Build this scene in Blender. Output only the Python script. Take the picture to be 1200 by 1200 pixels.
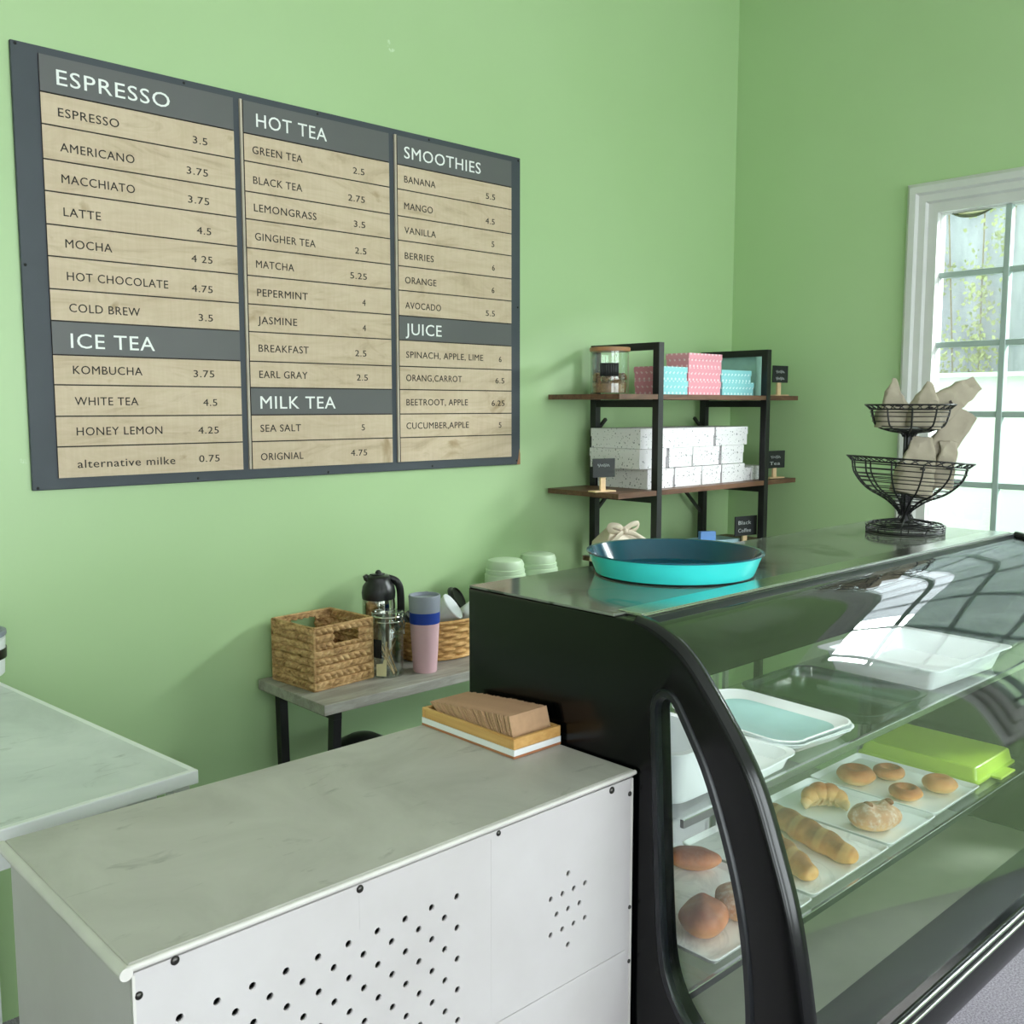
import bpy, bmesh, math, random
from math import sin, cos, pi, radians, sqrt
from mathutils import Vector, Matrix, noise
random.seed(7)
S = bpy.context.scene
COL = S.collection
for o in list(bpy.data.objects):
    bpy.data.objects.remove(o)

# ------------------------------------------------------------ camera
cam_d = bpy.data.cameras.new('camera')
cam_d.sensor_width = 36.0
cam_d.lens = 36.0 * 1163.0 / 1200.0
cam_d.clip_start = 0.05
cam = bpy.data.objects.new('camera', cam_d)
cam.location = (0, 0, 1.55)
cam.rotation_euler = (radians(90 - 6.105), 0, radians(-43.14))
COL.objects.link(cam)
S.camera = cam

# ------------------------------------------------------------ world, lights, exposure
world = bpy.data.worlds.new('overcast_sky')
S.world = world
world.use_nodes = True
bg = world.node_tree.nodes['Background']
bg.inputs['Color'].default_value = (0.86, 0.93, 1.0, 1)
bg.inputs['Strength'].default_value = 3.2


def area(name, loc, rot, sx, sy, power, color=(1, 1, 1)):
    d = bpy.data.lights.new(name, 'AREA')
    d.shape = 'RECTANGLE'
    d.size = sx
    d.size_y = sy
    d.energy = power
    d.color = color
    o = bpy.data.objects.new(name, d)
    o.location = loc
    o.rotation_euler = rot
    COL.objects.link(o)
    return o


# daylight entering through the glazed front behind the camera
area('front_daylight', (0.7, -3.35, 1.75), (radians(90), 0, 0), 5.2, 2.5, 205, (0.97, 0.985, 1.0))
# bright overcast sky above the garden, shining in through the side window
area('garden_skylight', (8.5, -3.2, 6.2), (radians(90 - 36), 0, radians(63)), 5.0, 5.0, 4600, (0.95, 0.98, 1.0))
S.view_settings.view_transform = 'Standard'
S.view_settings.look = 'None'
S.view_settings.gamma = 1.0
S.view_settings.exposure = 0.25
S.view_settings.use_curve_mapping = False
try:
    S.cycles.max_bounces = 14
    S.cycles.transparent_max_bounces = 24
    S.cycles.diffuse_bounces = 6
    S.cycles.caustics_reflective = False
    S.cycles.caustics_refractive = False
    S.cycles.sample_clamp_indirect = 6.0
    S.cycles.use_denoising = True
except Exception:
    pass


# ------------------------------------------------------------ materials
def srgb(r, g, b):
    def f(c):
        c /= 255.0
        return c / 12.92 if c <= 0.04045 else ((c + 0.055) / 1.055) ** 2.4
    return (f(r), f(g), f(b), 1.0)


class NT:
    def __init__(self, name):
        self.m = bpy.data.materials.new(name)
        self.m.use_nodes = True
        self.t = self.m.node_tree
        self.b = self.t.nodes['Principled BSDF']
        self.out = self.t.nodes['Material Output']

    def n(self, typ, **kw):
        nd = self.t.nodes.new(typ)
        for k, v in kw.items():
            if k.startswith('i_'):
                nd.inputs[k[2:].replace('_', ' ')].default_value = v
            else:
                setattr(nd, k, v)
        return nd

    def l(self, a, b):
        self.t.links.new(a, b)

    def coord(self, scale=(1, 1, 1), which='Object'):
        tc = self.n('ShaderNodeTexCoord')
        mp = self.n('ShaderNodeMapping')
        mp.inputs['Scale'].default_value = scale
        self.l(tc.outputs[which], mp.inputs['Vector'])
        return mp.outputs['Vector']

    def ramp(self, fac, stops):
        r = self.n('ShaderNodeValToRGB')
        e = r.color_ramp.elements
        while len(e) < len(stops):
            e.new(0.5)
        for i, (p, c) in enumerate(stops):
            e[i].position = p
            e[i].color = c if len(c) == 4 else (*c, 1)
        self.l(fac, r.inputs['Fac'])
        return r.outputs['Color']

    def noise(self, vec, scale, detail=4, rough=0.55, dist=0.0):
        n = self.n('ShaderNodeTexNoise')
        n.inputs['Scale'].default_value = scale
        n.inputs['Detail'].default_value = detail
        n.inputs['Roughness'].default_value = rough
        n.inputs['Distortion'].default_value = dist
        self.l(vec, n.inputs['Vector'])
        return n.outputs['Fac']

    def mix(self, fac, a, b, blend='MIX'):
        m = self.n('ShaderNodeMix', data_type='RGBA', blend_type=blend)
        for s, v in ((0, fac), (6, a), (7, b)):
            if hasattr(v, 'links') or hasattr(v, 'is_linked'):
                self.l(v, m.inputs[s])
            else:
                m.inputs[s].default_value = v
        return m.outputs[2]

    def bump(self, h, strength=0.2, dist=0.005):
        b = self.n('ShaderNodeBump')
        b.inputs['Strength'].default_value = strength
        b.inputs['Distance'].default_value = dist
        self.l(h, b.inputs['Height'])
        self.l(b.outputs['Normal'], self.b.inputs['Normal'])

    def set(self, rough=0.5, metal=0.0, spec=0.5, color=None):
        self.b.inputs['Roughness'].default_value = rough
        self.b.inputs['Metallic'].default_value = metal
        self.b.inputs['Specular IOR Level'].default_value = spec
        if color is not None:
            if hasattr(color, 'is_linked'):
                self.l(color, self.b.inputs['Base Color'])
            else:
                self.b.inputs['Base Color'].default_value = color
        return self.m


def plain(name, c, rough=0.5, metal=0.0, spec=0.5, var=0.12, scale=14.0, bump=0.0):
    t = NT(name)
    v = t.coord()
    f = t.noise(v, scale, 3)
    a = tuple(x * (1 - var) for x in c[:3]) + (1,)
    b = tuple(min(1, x * (1 + var)) for x in c[:3]) + (1,)
    col = t.ramp(f, [(0.3, a), (0.7, b)])
    if bump:
        t.bump(f, bump, 0.002)
    return t.set(rough, metal, spec, col)


def glass(name, tint=(1, 1, 1), refl=1.0, rough=0.0, haze=0.0):
    t = NT(name)
    t.t.nodes.remove(t.b)
    tr = t.n('ShaderNodeBsdfTransparent')
    tr.inputs['Color'].default_value = (*tint, 1)
    gl = t.n('ShaderNodeBsdfGlossy')
    gl.inputs['Roughness'].default_value = rough
    gl.inputs['Color'].default_value = (refl, refl, refl, 1)
    geo = t.n('ShaderNodeNewGeometry')
    mr = t.n('ShaderNodeMapRange')
    mr.inputs['To Min'].default_value = 1.5
    mr.inputs['To Max'].default_value = 1 / 1.5
    t.l(geo.outputs['Backfacing'], mr.inputs['Value'])
    fr = t.n('ShaderNodeFresnel')
    t.l(mr.outputs['Result'], fr.inputs['IOR'])
    mx = t.n('ShaderNodeMixShader')
    t.l(fr.outputs['Fac'], mx.inputs['Fac'])
    if haze:
        # thin film of dust that scatters some of the daylight
        tl = t.n('ShaderNodeBsdfTranslucent')
        tl.inputs['Color'].default_value = (.85, .87, .88, 1)
        hz = t.n('ShaderNodeMixShader')
        f = t.noise(t.coord((1, 1, .35)), 7, 4)
        hr = t.n('ShaderNodeMapRange')
        hr.inputs['From Min'].default_value = .3
        hr.inputs['From Max'].default_value = .7
        hr.inputs['To Min'].default_value = haze * .5
        hr.inputs['To Max'].default_value = haze * 1.5
        t.l(f, hr.inputs['Value'])
        t.l(hr.outputs['Result'], hz.inputs['Fac'])
        t.l(tr.outputs['BSDF'], hz.inputs[1])
        t.l(tl.outputs['BSDF'], hz.inputs[2])
        t.l(hz.outputs['Shader'], mx.inputs[1])
    else:
        t.l(tr.outputs['BSDF'], mx.inputs[1])
    t.l(gl.outputs['BSDF'], mx.inputs[2])
    t.l(mx.outputs['Shader'], t.out.inputs['Surface'])
    return t.m


def wall_mat():
    t = NT('green_wall_paint')
    v = t.coord()
    f = t.noise(v, 1.3, 3)
    col = t.ramp(f, [(0.3, srgb(167, 197, 144)), (0.7, srgb(172, 201, 150))])
    # a few worn scuffs and bare plaster flecks
    f2 = t.noise(v, 9.0, 5, 0.6)
    msk = t.ramp(f2, [(0.745, (0, 0, 0)), (0.765, (1, 1, 1))])
    col = t.mix(msk, col, srgb(200, 220, 190))
    f3 = t.noise(v, 60, 2)
    t.bump(f3, 0.05, 0.002)
    return t.set(0.46, 0, 0.8, col)


def plywood_mat():
    t = NT('birch_plywood')
    v = t.coord((1.2, 1, 5.0))
    f = t.noise(v, 3.2, 6, 0.62, 1.6)
    col = t.ramp(f, [(0.28, srgb(180, 160, 134)), (0.42, srgb(199, 179, 154)), (0.6, srgb(208, 189, 165)), (0.8, srgb(188, 168, 142))])
    v2 = t.coord((14, 1, 1.2))
    g = t.noise(v2, 5, 5, 0.7)
    gm = t.ramp(g, [(0.35, (0.90, 0.88, 0.85)), (0.6, (1, 1, 1))])
    col = t.mix(0.55, col, gm, 'MULTIPLY')
    v3 = t.coord((1.0, 1, 1.0))
    k = t.noise(v3, 6.5, 4, 0.5, 0.8)
    km = t.ramp(k, [(0.66, (0, 0, 0)), (0.78, (1, 1, 1))])
    col = t.mix(km, col, srgb(150, 124, 86))
    return t.set(0.55, 0, 0.3, col)


def worktop_mat(name, c0, c1, c2, rough=0.45, spec=0.4):
    t = NT(name)
    v = t.coord()
    f = t.noise(v, 4.5, 6, 0.6, 0.8)
    col = t.ramp(f, [(0.3, c0), (0.52, c1), (0.72, c2)])
    v2 = t.coord((1.0, 2.6, 1))
    g = t.noise(v2, 9.0, 5, 0.62, 1.0)
    m = t.ramp(g, [(0.62, (0, 0, 0)), (0.76, (.7, .7, .7))])
    col = t.mix(m, col, tuple(x * 0.6 for x in c0[:3]) + (1,))
    return t.set(rough, 0, spec, col)


def counter_body_mat():
    t = NT('white_painted_panel')
    v = t.coord()
    f = t.noise(v, 3.0, 5, 0.6)
    col = t.ramp(f, [(0.3, srgb(185, 179, 180)), (0.7, srgb(198, 193, 195))])
    g = t.noise(v, 16.0, 5, 0.65)
    m = t.ramp(g, [(0.72, (0, 0, 0)), (0.80, (1, 1, 1))])
    col = t.mix(m, col, srgb(165, 160, 155))
    return t.set(0.42, 0, 0.45, col)


def marble_top_mat():
    t = NT('veined_grey_green_stone')
    v = t.coord()
    f = t.noise(v, 5.0, 5, 0.6)
    col = t.ramp(f, [(0.3, srgb(104, 108, 100)), (0.7, srgb(124, 128, 119))])
    d = t.noise(v, 2.6, 3, 0.5, 1.2)
    m = t.ramp(d, [(0.485, (0, 0, 0)), (0.497, (0.9, 0.9, 0.9)), (0.503, (0.9, 0.9, 0.9)), (0.515, (0, 0, 0))])
    col = t.mix(m, col, srgb(58, 62, 56))
    rf = t.ramp(f, [(0.3, (0.07,) * 3), (0.7, (0.13,) * 3)])
    t.l(rf, t.b.inputs['Roughness'])
    t.set(0.1, 0, 1.0, col)
    return t.m


def bench_top_mat():
    t = NT('grey_weathered_wood')
    v = t.coord((1.2, 7, 7))
    f = t.noise(v, 5, 6, 0.65, 0.7)
    col = t.ramp(f, [(0.25, srgb(118, 113, 108)), (0.5, srgb(152, 147, 140)), (0.75, srgb(178, 174, 167))])
    return t.set(0.5, 0, 0.35, col)


def walnut_mat():
    t = NT('dark_walnut_board')
    v = t.coord((2, 14, 14))
    f = t.noise(v, 5, 5, 0.6, 0.5)
    col = t.ramp(f, [(0.3, srgb(76, 50, 38)), (0.7, srgb(116, 82, 62))])
    return t.set(0.45, 0, 0.4, col)


def bamboo_mat():
    t = NT('bamboo')
    v = t.coord((30, 3, 60))
    f = t.noise(v, 2.0, 4)
    col = t.ramp(f, [(0.3, srgb(196, 146, 84)), (0.7, srgb(216, 172, 108))])
    return t.set(0.4, 0, 0.4, col)


def straw_mat(name, c0, c1, c2, sc):
    t = NT(name)
    v = t.coord((1, 1, 3))
    f = t.noise(v, sc, 4, 0.65)
    col = t.ramp(f, [(0.28, c0), (0.5, c1), (0.72, c2)])
    g = t.noise(v, sc * 3.2, 3)
    t.bump(g, 0.35, 0.002)
    return t.set(0.7, 0, 0.25, col)


def dotted_mat(name, base, dot, scale, r, rough=0.5):
    """rows of small dots on the upright faces of a card box"""
    t = NT(name)
    tc = t.n('ShaderNodeTexCoord')
    sp = t.n('ShaderNodeSeparateXYZ')
    t.l(tc.outputs['Object'], sp.inputs['Vector'])

    def m(op, a, b=None, c=None):
        n = t.n('ShaderNodeMath', operation=op)
        for i, v in enumerate((a, b, c)):
            if v is None:
                continue
            if hasattr(v, 'is_linked'):
                t.l(v, n.inputs[i])
            else:
                n.inputs[i].default_value = v
        return n.outputs[0]
    u = m('MULTIPLY', m('ADD', sp.outputs['X'], sp.outputs['Y']), scale)
    v = m('MULTIPLY_ADD', sp.outputs['Z'], scale, .25)
    row = m('FLOOR', v)
    u2 = m('ADD', u, m('MULTIPLY', row, .5))
    du = m('SUBTRACT', m('FRACT', u2), .5)
    dv = m('SUBTRACT', m('FRACT', v), .5)
    d = m('SQRT', m('ADD', m('MULTIPLY', du, du), m('MULTIPLY', dv, dv)))
    k = t.ramp(d, [(r, (1, 1, 1)), (r + .08, (0, 0, 0))])
    col = t.mix(k, base, dot)
    return t.set(rough, 0, 0.3, col)


def speckle_mat(name, base, dot):
    """white card printed with sparse dark spots of mixed size"""
    t = NT(name)
    v = t.coord()
    col = base
    for sc, lo in ((58, .13), (96, .12)):
        vo = t.n('ShaderNodeTexVoronoi')
        vo.inputs['Scale'].default_value = sc
        t.l(v, vo.inputs['Vector'])
        k = t.ramp(vo.outputs['Distance'], [(lo, (.85,) * 3), (lo + .08, (0, 0, 0))])
        col = t.mix(k, col, dot)
    return t.set(.55, 0, .3, col)


def carpet_mat():
    t = NT('grey_carpet')
    v = t.coord()
    f = t.noise(v, 190, 3, 0.7)
    col = t.ramp(f, [(0.3, srgb(104, 99, 108)), (0.7, srgb(168, 161, 170))])
    t.bump(f, 0.5, 0.004)
    return t.set(0.95, 0, 0.1, col)


def bread_mat(name, c_low, c_mid, c_top, flour=False, sc=26, bands=0):
    t = NT(name)
    v = t.coord()
    f = t.noise(v, sc, 4, 0.6)
    tc = t.n('ShaderNodeTexCoord')
    sp = t.n('ShaderNodeSeparateXYZ')
    t.l(tc.outputs['Generated'], sp.inputs['Vector'])
    ad = t.n('ShaderNodeMath', operation='MULTIPLY_ADD')
    t.l(f, ad.inputs[0])
    ad.inputs[1].default_value = 0.7
    ad.inputs[2].default_value = -0.35
    ad2 = t.n('ShaderNodeMath', operation='ADD')
    t.l(sp.outputs['Z'], ad2.inputs[0])
    t.l(ad.outputs[0], ad2.inputs[1])
    col = t.ramp(ad2.outputs[0], [(0.2, c_low), (0.55, c_mid), (0.9, c_top)])
    if bands:
        # paler diagonal slashes opened along the crust
        wv = t.n('ShaderNodeTexWave', wave_type='BANDS', bands_direction='DIAGONAL')
        wv.inputs['Scale'].default_value = bands * .32
        wv.inputs['Distortion'].default_value = 1.2
        t.l(t.coord((1.0, .55, .3)), wv.inputs['Vector'])
        k = t.ramp(wv.outputs['Fac'], [(0.7, (0, 0, 0)), (0.9, (.4,) * 3)])
        col = t.mix(k, col, srgb(226, 186, 124))
    if flour:
        g = t.noise(v, 60, 4, 0.7)
        m = t.ramp(g, [(0.45, (0.1 * flour,) * 3), (0.65, (0.85 * flour,) * 3)])
        col = t.mix(m, col, srgb(214, 196, 178))
    t.bump(t.noise(v, 90, 3), 0.25, 0.002)
    return t.set(0.5, 0, 0.35, col)


def marble_tray_mat():
    t = NT('white_marble_melamine')
    v = t.coord()
    d = t.noise(v, 5.0, 5, 0.6, 2.0)
    m = t.ramp(d, [(0.46, (0, 0, 0)), (0.5, (0.22,) * 3), (0.54, (0, 0, 0))])
    col = t.mix(m, srgb(246, 246, 248), srgb(150, 156, 164))
    return t.set(0.25, 0, 0.5, col)


def facade_mat():
    t = NT('weathered_grey_render')
    v = t.coord((1, 5, 1.0))
    f = t.noise(v, 2.2, 6, 0.65)
    col = t.ramp(f, [(0.3, srgb(120, 126, 132)), (0.55, srgb(146, 152, 157)), (0.75, srgb(164, 170, 174))])
    return t.set(0.8, 0, 0.2, col)


M = dict(
    wall=wall_mat(), plaster=plain('off_white_plaster', srgb(225, 224, 218), 0.7, var=0.03, scale=2), ceiling=plain('ceiling_white', srgb(232, 232, 226), 0.8, var=0.02), carpet=carpet_mat(),
    white_frame=plain('white_window_paint', srgb(206, 207, 204), 0.35, var=0.04, scale=6),
    muntin=plain('pale_grey_glazing_bar', srgb(160, 178, 172), 0.4, var=0.04),
    pane=glass('window_pane_glass', (0.96, 0.985, 0.975)), hazy=glass('hazy_window_glass', (0.96, 0.985, 0.975), haze=0.02),
    case_glass=glass('curved_case_glass', (0.97, 0.99, 0.98)),
    shelf_glass=glass('green_shelf_glass', (0.965, 0.985, 0.975)),
    jar_glass=glass('jar_glass', (0.95, 0.975, 0.96)),
    tray_clear=glass('smoky_clear_plastic', (0.60, 0.70, 0.66), rough=0.1),
    board=plain('slate_grey_board', srgb(62, 68, 76), 0.55, var=0.08, scale=6),
    header=plain('mid_grey_header', srgb(94, 94, 95), 0.5, var=0.04, scale=5),
    ply=plywood_mat(), ink=plain('dark_ink', srgb(34, 27, 23), 0.7, var=0.05),
    letter_white=plain('white_lettering', srgb(238, 240, 238), 0.5, var=0.02),
    brown_edge=plain('burnt_brown_edge', srgb(50, 36, 30), 0.6),
    light_strip=plain('pale_wood_strip', srgb(178, 166, 150), 0.5),
    screw=plain('dark_steel_screw', srgb(70, 68, 66), 0.3, 0.8),
    black_hole=plain('black_screw', srgb(14, 14, 14), 0.6),
    counter_top=worktop_mat('grey_laminate', srgb(170, 166, 162), srgb(187, 183, 179), srgb(198, 194, 190)),
    counter_body=counter_body_mat(),
    trim_white=plain('off_white_edging', srgb(208, 204, 200), 0.4, var=0.06),
    table_top=worktop_mat('pale_grey_laminate', srgb(198, 202, 204), srgb(213, 217, 219), srgb(222, 225, 227)),
    white_metal=plain('white_enamel', srgb(236, 238, 240), 0.35, var=0.02),
    dark_inside=plain('dark_cavity', srgb(18, 18, 19), 0.9),
    black=plain('black_enamel', srgb(4, 5, 6), 0.2, var=0.15, scale=6, spec=0.28),
    black_frame=plain('black_satin_edge', srgb(10, 11, 13), 0.2, spec=0.5, var=0.15),
    rubber=plain('black_rubber', srgb(16, 19, 25), 0.32, var=0.1),
    black_metal=plain('black_powdercoat', srgb(15, 15, 17), 0.45, var=0.1),
    chrome=plain('brushed_chrome', srgb(205, 205, 205), 0.2, 1.0, var=0.06),
    steel=plain('brushed_steel', srgb(168, 172, 170), 0.32, 0.9, var=0.08),
    deck=plain('beige_grey_deck', srgb(176, 178, 162), 0.4, var=0.06),
    lip=plain('slate_lip', srgb(104, 112, 116), 0.4, var=0.05),
    stone=marble_top_mat(), bench=bench_top_mat(), walnut=walnut_mat(), bamboo=bamboo_mat(),
    white_plastic=plain('white_plastic', srgb(238, 240, 242), 0.3, var=0.015),
    kraft=plain('kraft_paper', srgb(186, 150, 118), 0.8, var=0.08, scale=60, spec=0.2),
    bag=plain('grey_kraft_bag', srgb(158, 149, 132), 0.75, var=0.08, scale=18, spec=0.2, bump=0.1),
    teal_out=plain('turquoise_enamel', srgb(66, 226, 224), 0.22, var=0.03),
    teal_in=plain('deep_teal_enamel', srgb(8, 74, 94), 0.14, var=0.06),
    basket=straw_mat('water_hyacinth', srgb(112, 80, 48), srgb(186, 148, 102), srgb(218, 184, 138), 34),
    wicker=straw_mat('honey_wicker', srgb(150, 106, 58), srgb(196, 152, 96), srgb(222, 184, 130), 30),
    pink=plain('pale_pink_cup', srgb(222, 180, 190), 0.42, var=0.02),
    blue=plain('royal_blue_band', srgb(16, 54, 150), 0.45, var=0.05),
    lid_grey=plain('lilac_grey_lid', srgb(142, 146, 160), 0.45, var=0.03),
    stainless=plain('polished_stainless', srgb(200, 198, 192), 0.12, 1.0, var=0.04),
    black_plastic=plain('black_plastic', srgb(18, 18, 20), 0.35, var=0.1),
    paper_white=plain('white_paper', srgb(232, 234, 236), 0.6, var=0.02),
    pink_dot=dotted_mat('pink_dotted_card', srgb(224, 150, 164), srgb(246, 214, 220), 44, 0.15),
    teal_dot=dotted_mat('teal_dotted_card', srgb(140, 204, 210), srgb(220, 244, 244), 44, 0.15),
    white_dot=speckle_mat('white_speckled_card', srgb(228, 225, 228), srgb(72, 72, 84)),
    mint=plain('mint_card', srgb(160, 200, 194), 0.5),
    slate=plain('chalkboard', srgb(24, 27, 28), 0.6, var=0.15),
    chalk=plain('chalk', srgb(180, 184, 184), 0.9),
    pale_wood=plain('pale_wood', srgb(222, 190, 150), 0.5, var=0.08, scale=40),
    lid_wood=plain('acacia_lid', srgb(168, 120, 82), 0.45, var=0.12, scale=30),
    beans=plain('brown_beans', srgb(130, 92, 58), 0.6, var=0.35, scale=120, bump=0.6),
    cookie=plain('pale_pieces', srgb(206, 190, 160), 0.7, var=0.25, scale=80),
    jar_green=plain('sage_canister', srgb(186, 206, 176), 0.4, var=0.03),
    kraft_tag=plain('cream_tag', srgb(222, 212, 170), 0.7, var=0.05),
    teal_bag=plain('pale_blue_bag', srgb(168, 208, 216), 0.5, var=0.04),
    ribbon=plain('beige_ribbon', srgb(220, 206, 184), 0.55, var=0.06),
    blue_card=plain('blue_card', srgb(104, 150, 214), 0.5, var=0.08),
    pale_blue=plain('pale_blue_card', srgb(176, 214, 224), 0.5, var=0.04),
    lime=plain('lime_plastic', srgb(178, 208, 70), 0.3, var=0.04),
    mint_tray=plain('mint_tray', srgb(172, 212, 212), 0.25, var=0.05),
    marble_tray=marble_tray_mat(),
    white_tray=plain('white_tray', srgb(243, 247, 249), 0.25, var=0.02),
    donut=bread_mat('glazed_bun', srgb(236, 198, 142), srgb(208, 140, 80), srgb(160, 90, 46)),
    donut_pale=bread_mat('pale_bun', srgb(232, 192, 132), srgb(214, 154, 96), srgb(196, 130, 82)),
    croissant=bread_mat('croissant_crust', srgb(238, 212, 164), srgb(226, 178, 112), srgb(178, 104, 46)),
    floury=bread_mat('floury_crust', srgb(220, 168, 106), srgb(186, 128, 86), srgb(176, 130, 100), True),
    crust_dark=plain('split_crust', srgb(128, 72, 32), 0.6, var=0.2, scale=50),
    baguette=bread_mat('baguette_crust', srgb(220, 170, 100), srgb(196, 136, 74), srgb(138, 86, 46), False, 34, 27),
    bread_red=bread_mat('reddish_crust', srgb(214, 150, 98), srgb(190, 120, 80), srgb(140, 84, 60), .12),
    garden_wall=plain('white_garden_wall', srgb(196, 199, 201), 0.7, var=0.02, scale=2),
    facade=facade_mat(), ground=plain('pale_paving', srgb(190, 190, 184), 0.85, var=0.08, scale=3),
    leaf=plain('yellow_green_leaf', srgb(128, 138, 82), 0.6, var=0.35, scale=3),
    stem=plain('vine_stem', srgb(110, 100, 70), 0.8), dry_leaf=plain('olive_leaf', srgb(84, 86, 40), 0.6, var=0.2),
)


# ------------------------------------------------------------ mesh helpers
def finish(bm, name, mats, parent=None, smooth=40, bevel=0.0, segs=2):
    me = bpy.data.meshes.new(name)
    bmesh.ops.recalc_face_normals(bm, faces=bm.faces)
    bm.to_mesh(me)
    bm.free()
    for m in (mats if isinstance(mats, (list, tuple)) else [mats]):
        me.materials.append(M[m] if isinstance(m, str) else m)
    if smooth:
        me.polygons.foreach_set('use_smooth', [True] * len(me.polygons))
        me.set_sharp_from_angle(angle=radians(smooth))
    ob = bpy.data.objects.new(name, me)
    COL.objects.link(ob)
    if parent is not None:
        ob.parent = parent
    if bevel:
        md = ob.modifiers.new('bevel', 'BEVEL')
        md.width = bevel
        md.segments = segs
        md.limit_method = 'ANGLE'
        md.angle_limit = radians(50)
    return ob


def B():
    return bmesh.new()


def box(bm, x0, x1, y0, y1, z0, z1, mi=0, mat=None):
    v = [bm.verts.new(p) for p in ((x0, y0, z0), (x1, y0, z0), (x1, y1, z0), (x0, y1, z0), (x0, y0, z1), (x1, y0, z1), (x1, y1, z1), (x0, y1, z1))]
    if mat is not None:
        for q in v:
            q.co = mat @ q.co
    fs = []
    for ix in ((3, 2, 1, 0), (4, 5, 6, 7), (0, 1, 5, 4), (1, 2, 6, 5), (2, 3, 7, 6), (3, 0, 4, 7)):
        f = bm.faces.new([v[i] for i in ix])
        f.material_index = mi
        fs.append(f)
    return fs


def lathe(bm, prof, cx=0, cy=0, n=40, sx=1.0, sy=1.0, mi=0, close=True):
    """prof: list of (r, z) from one pole to the other"""
    rings = []
    for r, z in prof:
        if r < 1e-6:
            rings.append([bm.verts.new((cx, cy, z))])
        else:
            rings.append([bm.verts.new((cx + r * sx * cos(2 * pi * i / n), cy + r * sy * sin(2 * pi * i / n), z)) for i in range(n)])
    for a, b in zip(rings, rings[1:]):
        for i in range(n):
            j = (i + 1) % n
            if len(a) == 1 and len(b) == 1:
                continue
            if len(a) == 1:
                f = bm.faces.new((a[0], b[i], b[j]))
            elif len(b) == 1:
                f = bm.faces.new((a[i], b[0], a[j]))
            else:
                f = bm.faces.new((a[i], b[i], b[j], a[j]))
            f.material_index = mi
    return rings


def tube(bm, pts, r, n=8, closed=False, mi=0, flat=None):
    pts = [Vector(p) for p in pts]
    k = len(pts)
    rr = r if isinstance(r, (list, tuple)) else [r] * k
    up = None
    rings = []
    for i in range(k):
        if closed:
            t = (pts[(i + 1) % k] - pts[i - 1])
        else:
            t = pts[min(i + 1, k - 1)] - pts[max(i - 1, 0)]
        t.normalize()
        if up is None:
            up = Vector((0, 0, 1)) if abs(t.z) < 0.9 else Vector((1, 0, 0))
        up = (up - t * up.dot(t))
        if up.length < 1e-6:
            up = t.orthogonal()
        up.normalize()
        s = t.cross(up)
        fa, fb = flat if flat else (1, 1)
        rings.append([bm.verts.new(pts[i] + (s * cos(2 * pi * j / n) * fa + up * sin(2 * pi * j / n) * fb) * rr[i]) for j in range(n)])
    m = k if closed else k - 1
    for i in range(m):
        a, b = rings[i], rings[(i + 1) % k]
        for j in range(n):
            q = (j + 1) % n
            f = bm.faces.new((a[j], a[q], b[q], b[j]))
            f.material_index = mi
    if not closed:
        for rg in (rings[0], rings[-1]):
            f = bm.faces.new(rg)
            f.material_index = mi


def ring(cx, cy, z, rx, ry=None, n=48):
    ry = rx if ry is None else ry
    return [(cx + rx * cos(2 * pi * i / n), cy + ry * sin(2 * pi * i / n), z) for i in range(n)]


def bar(bm, p, q, w, h=None, mi=0):
    """rectangular bar from p to q"""
    p, q = Vector(p), Vector(q)
    t = (q - p).normalized()
    up = Vector((0, 0, 1)) if abs(t.z) < 0.95 else Vector((0, 1, 0))
    s = t.cross(up).normalized()
    u = s.cross(t)
    h = w if h is None else h
    vs = []
    for c in (p, q):
        for a, b in ((-1, -1), (1, -1), (1, 1), (-1, 1)):
            vs.append(bm.verts.new(c + s * a * w / 2 + u * b * h / 2))
    for ix in ((0, 1, 2, 3), (7, 6, 5, 4), (0, 4, 5, 1), (1, 5, 6, 2), (2, 6, 7, 3), (3, 7, 4, 0)):
        f = bm.faces.new([vs[i] for i in ix])
        f.material_index = mi


def smooth_pts(pts, k=6):
    """Catmull-Rom through 2D/3D points"""
    P = [Vector(p) for p in pts]
    out = []
    for i in range(len(P) - 1):
        p0 = P[max(i - 1, 0)]
        p1, p2 = P[i], P[i + 1]
        p3 = P[min(i + 2, len(P) - 1)]
        for j in range(k):
            t = j / k
            out.append(0.5 * ((2 * p1) + (p2 - p0) * t + (2 * p0 - 5 * p1 + 4 * p2 - p3) * t * t + (3 * p1 - p0 - 3 * p2 + p3) * t ** 3))
    out.append(P[-1])
    return out


def plate(name, outer, holes, thick, mat, mats, parent=None, smooth=40, bev=0.0):
    """flat plate from a 2D outline with holes, extruded; mat maps local (u, v, w) to the scene"""
    cu = bpy.data.curves.new('outline', 'CURVE')
    cu.dimensions = '2D'
    cu.fill_mode = 'BOTH'
    for loop in [outer] + holes:
        sp = cu.splines.new('POLY')
        sp.points.add(len(loop) - 1)
        for p, c in zip(sp.points, loop):
            p.co = (c[0], c[1], 0, 1)
        sp.use_cyclic_u = True
    cu.extrude = thick / 2 - bev
    if bev:
        cu.bevel_depth = bev
        cu.bevel_resolution = 2
        cu.offset = -bev
    tmp = bpy.data.objects.new('outline', cu)
    COL.objects.link(tmp)
    dg = bpy.context.evaluated_depsgraph_get()
    me = bpy.data.meshes.new_from_object(tmp.evaluated_get(dg))
    bpy.data.objects.remove(tmp)
    bm = B()
    bm.from_mesh(me)
    bpy.data.meshes.remove(me)
    bmesh.ops.remove_doubles(bm, verts=bm.verts, dist=1e-5)
    bmesh.ops.transform(bm, matrix=mat, verts=bm.verts)
    for f in bm.faces:
        f.material_index = 0
    return finish(bm, name, mats, parent, smooth)


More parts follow.
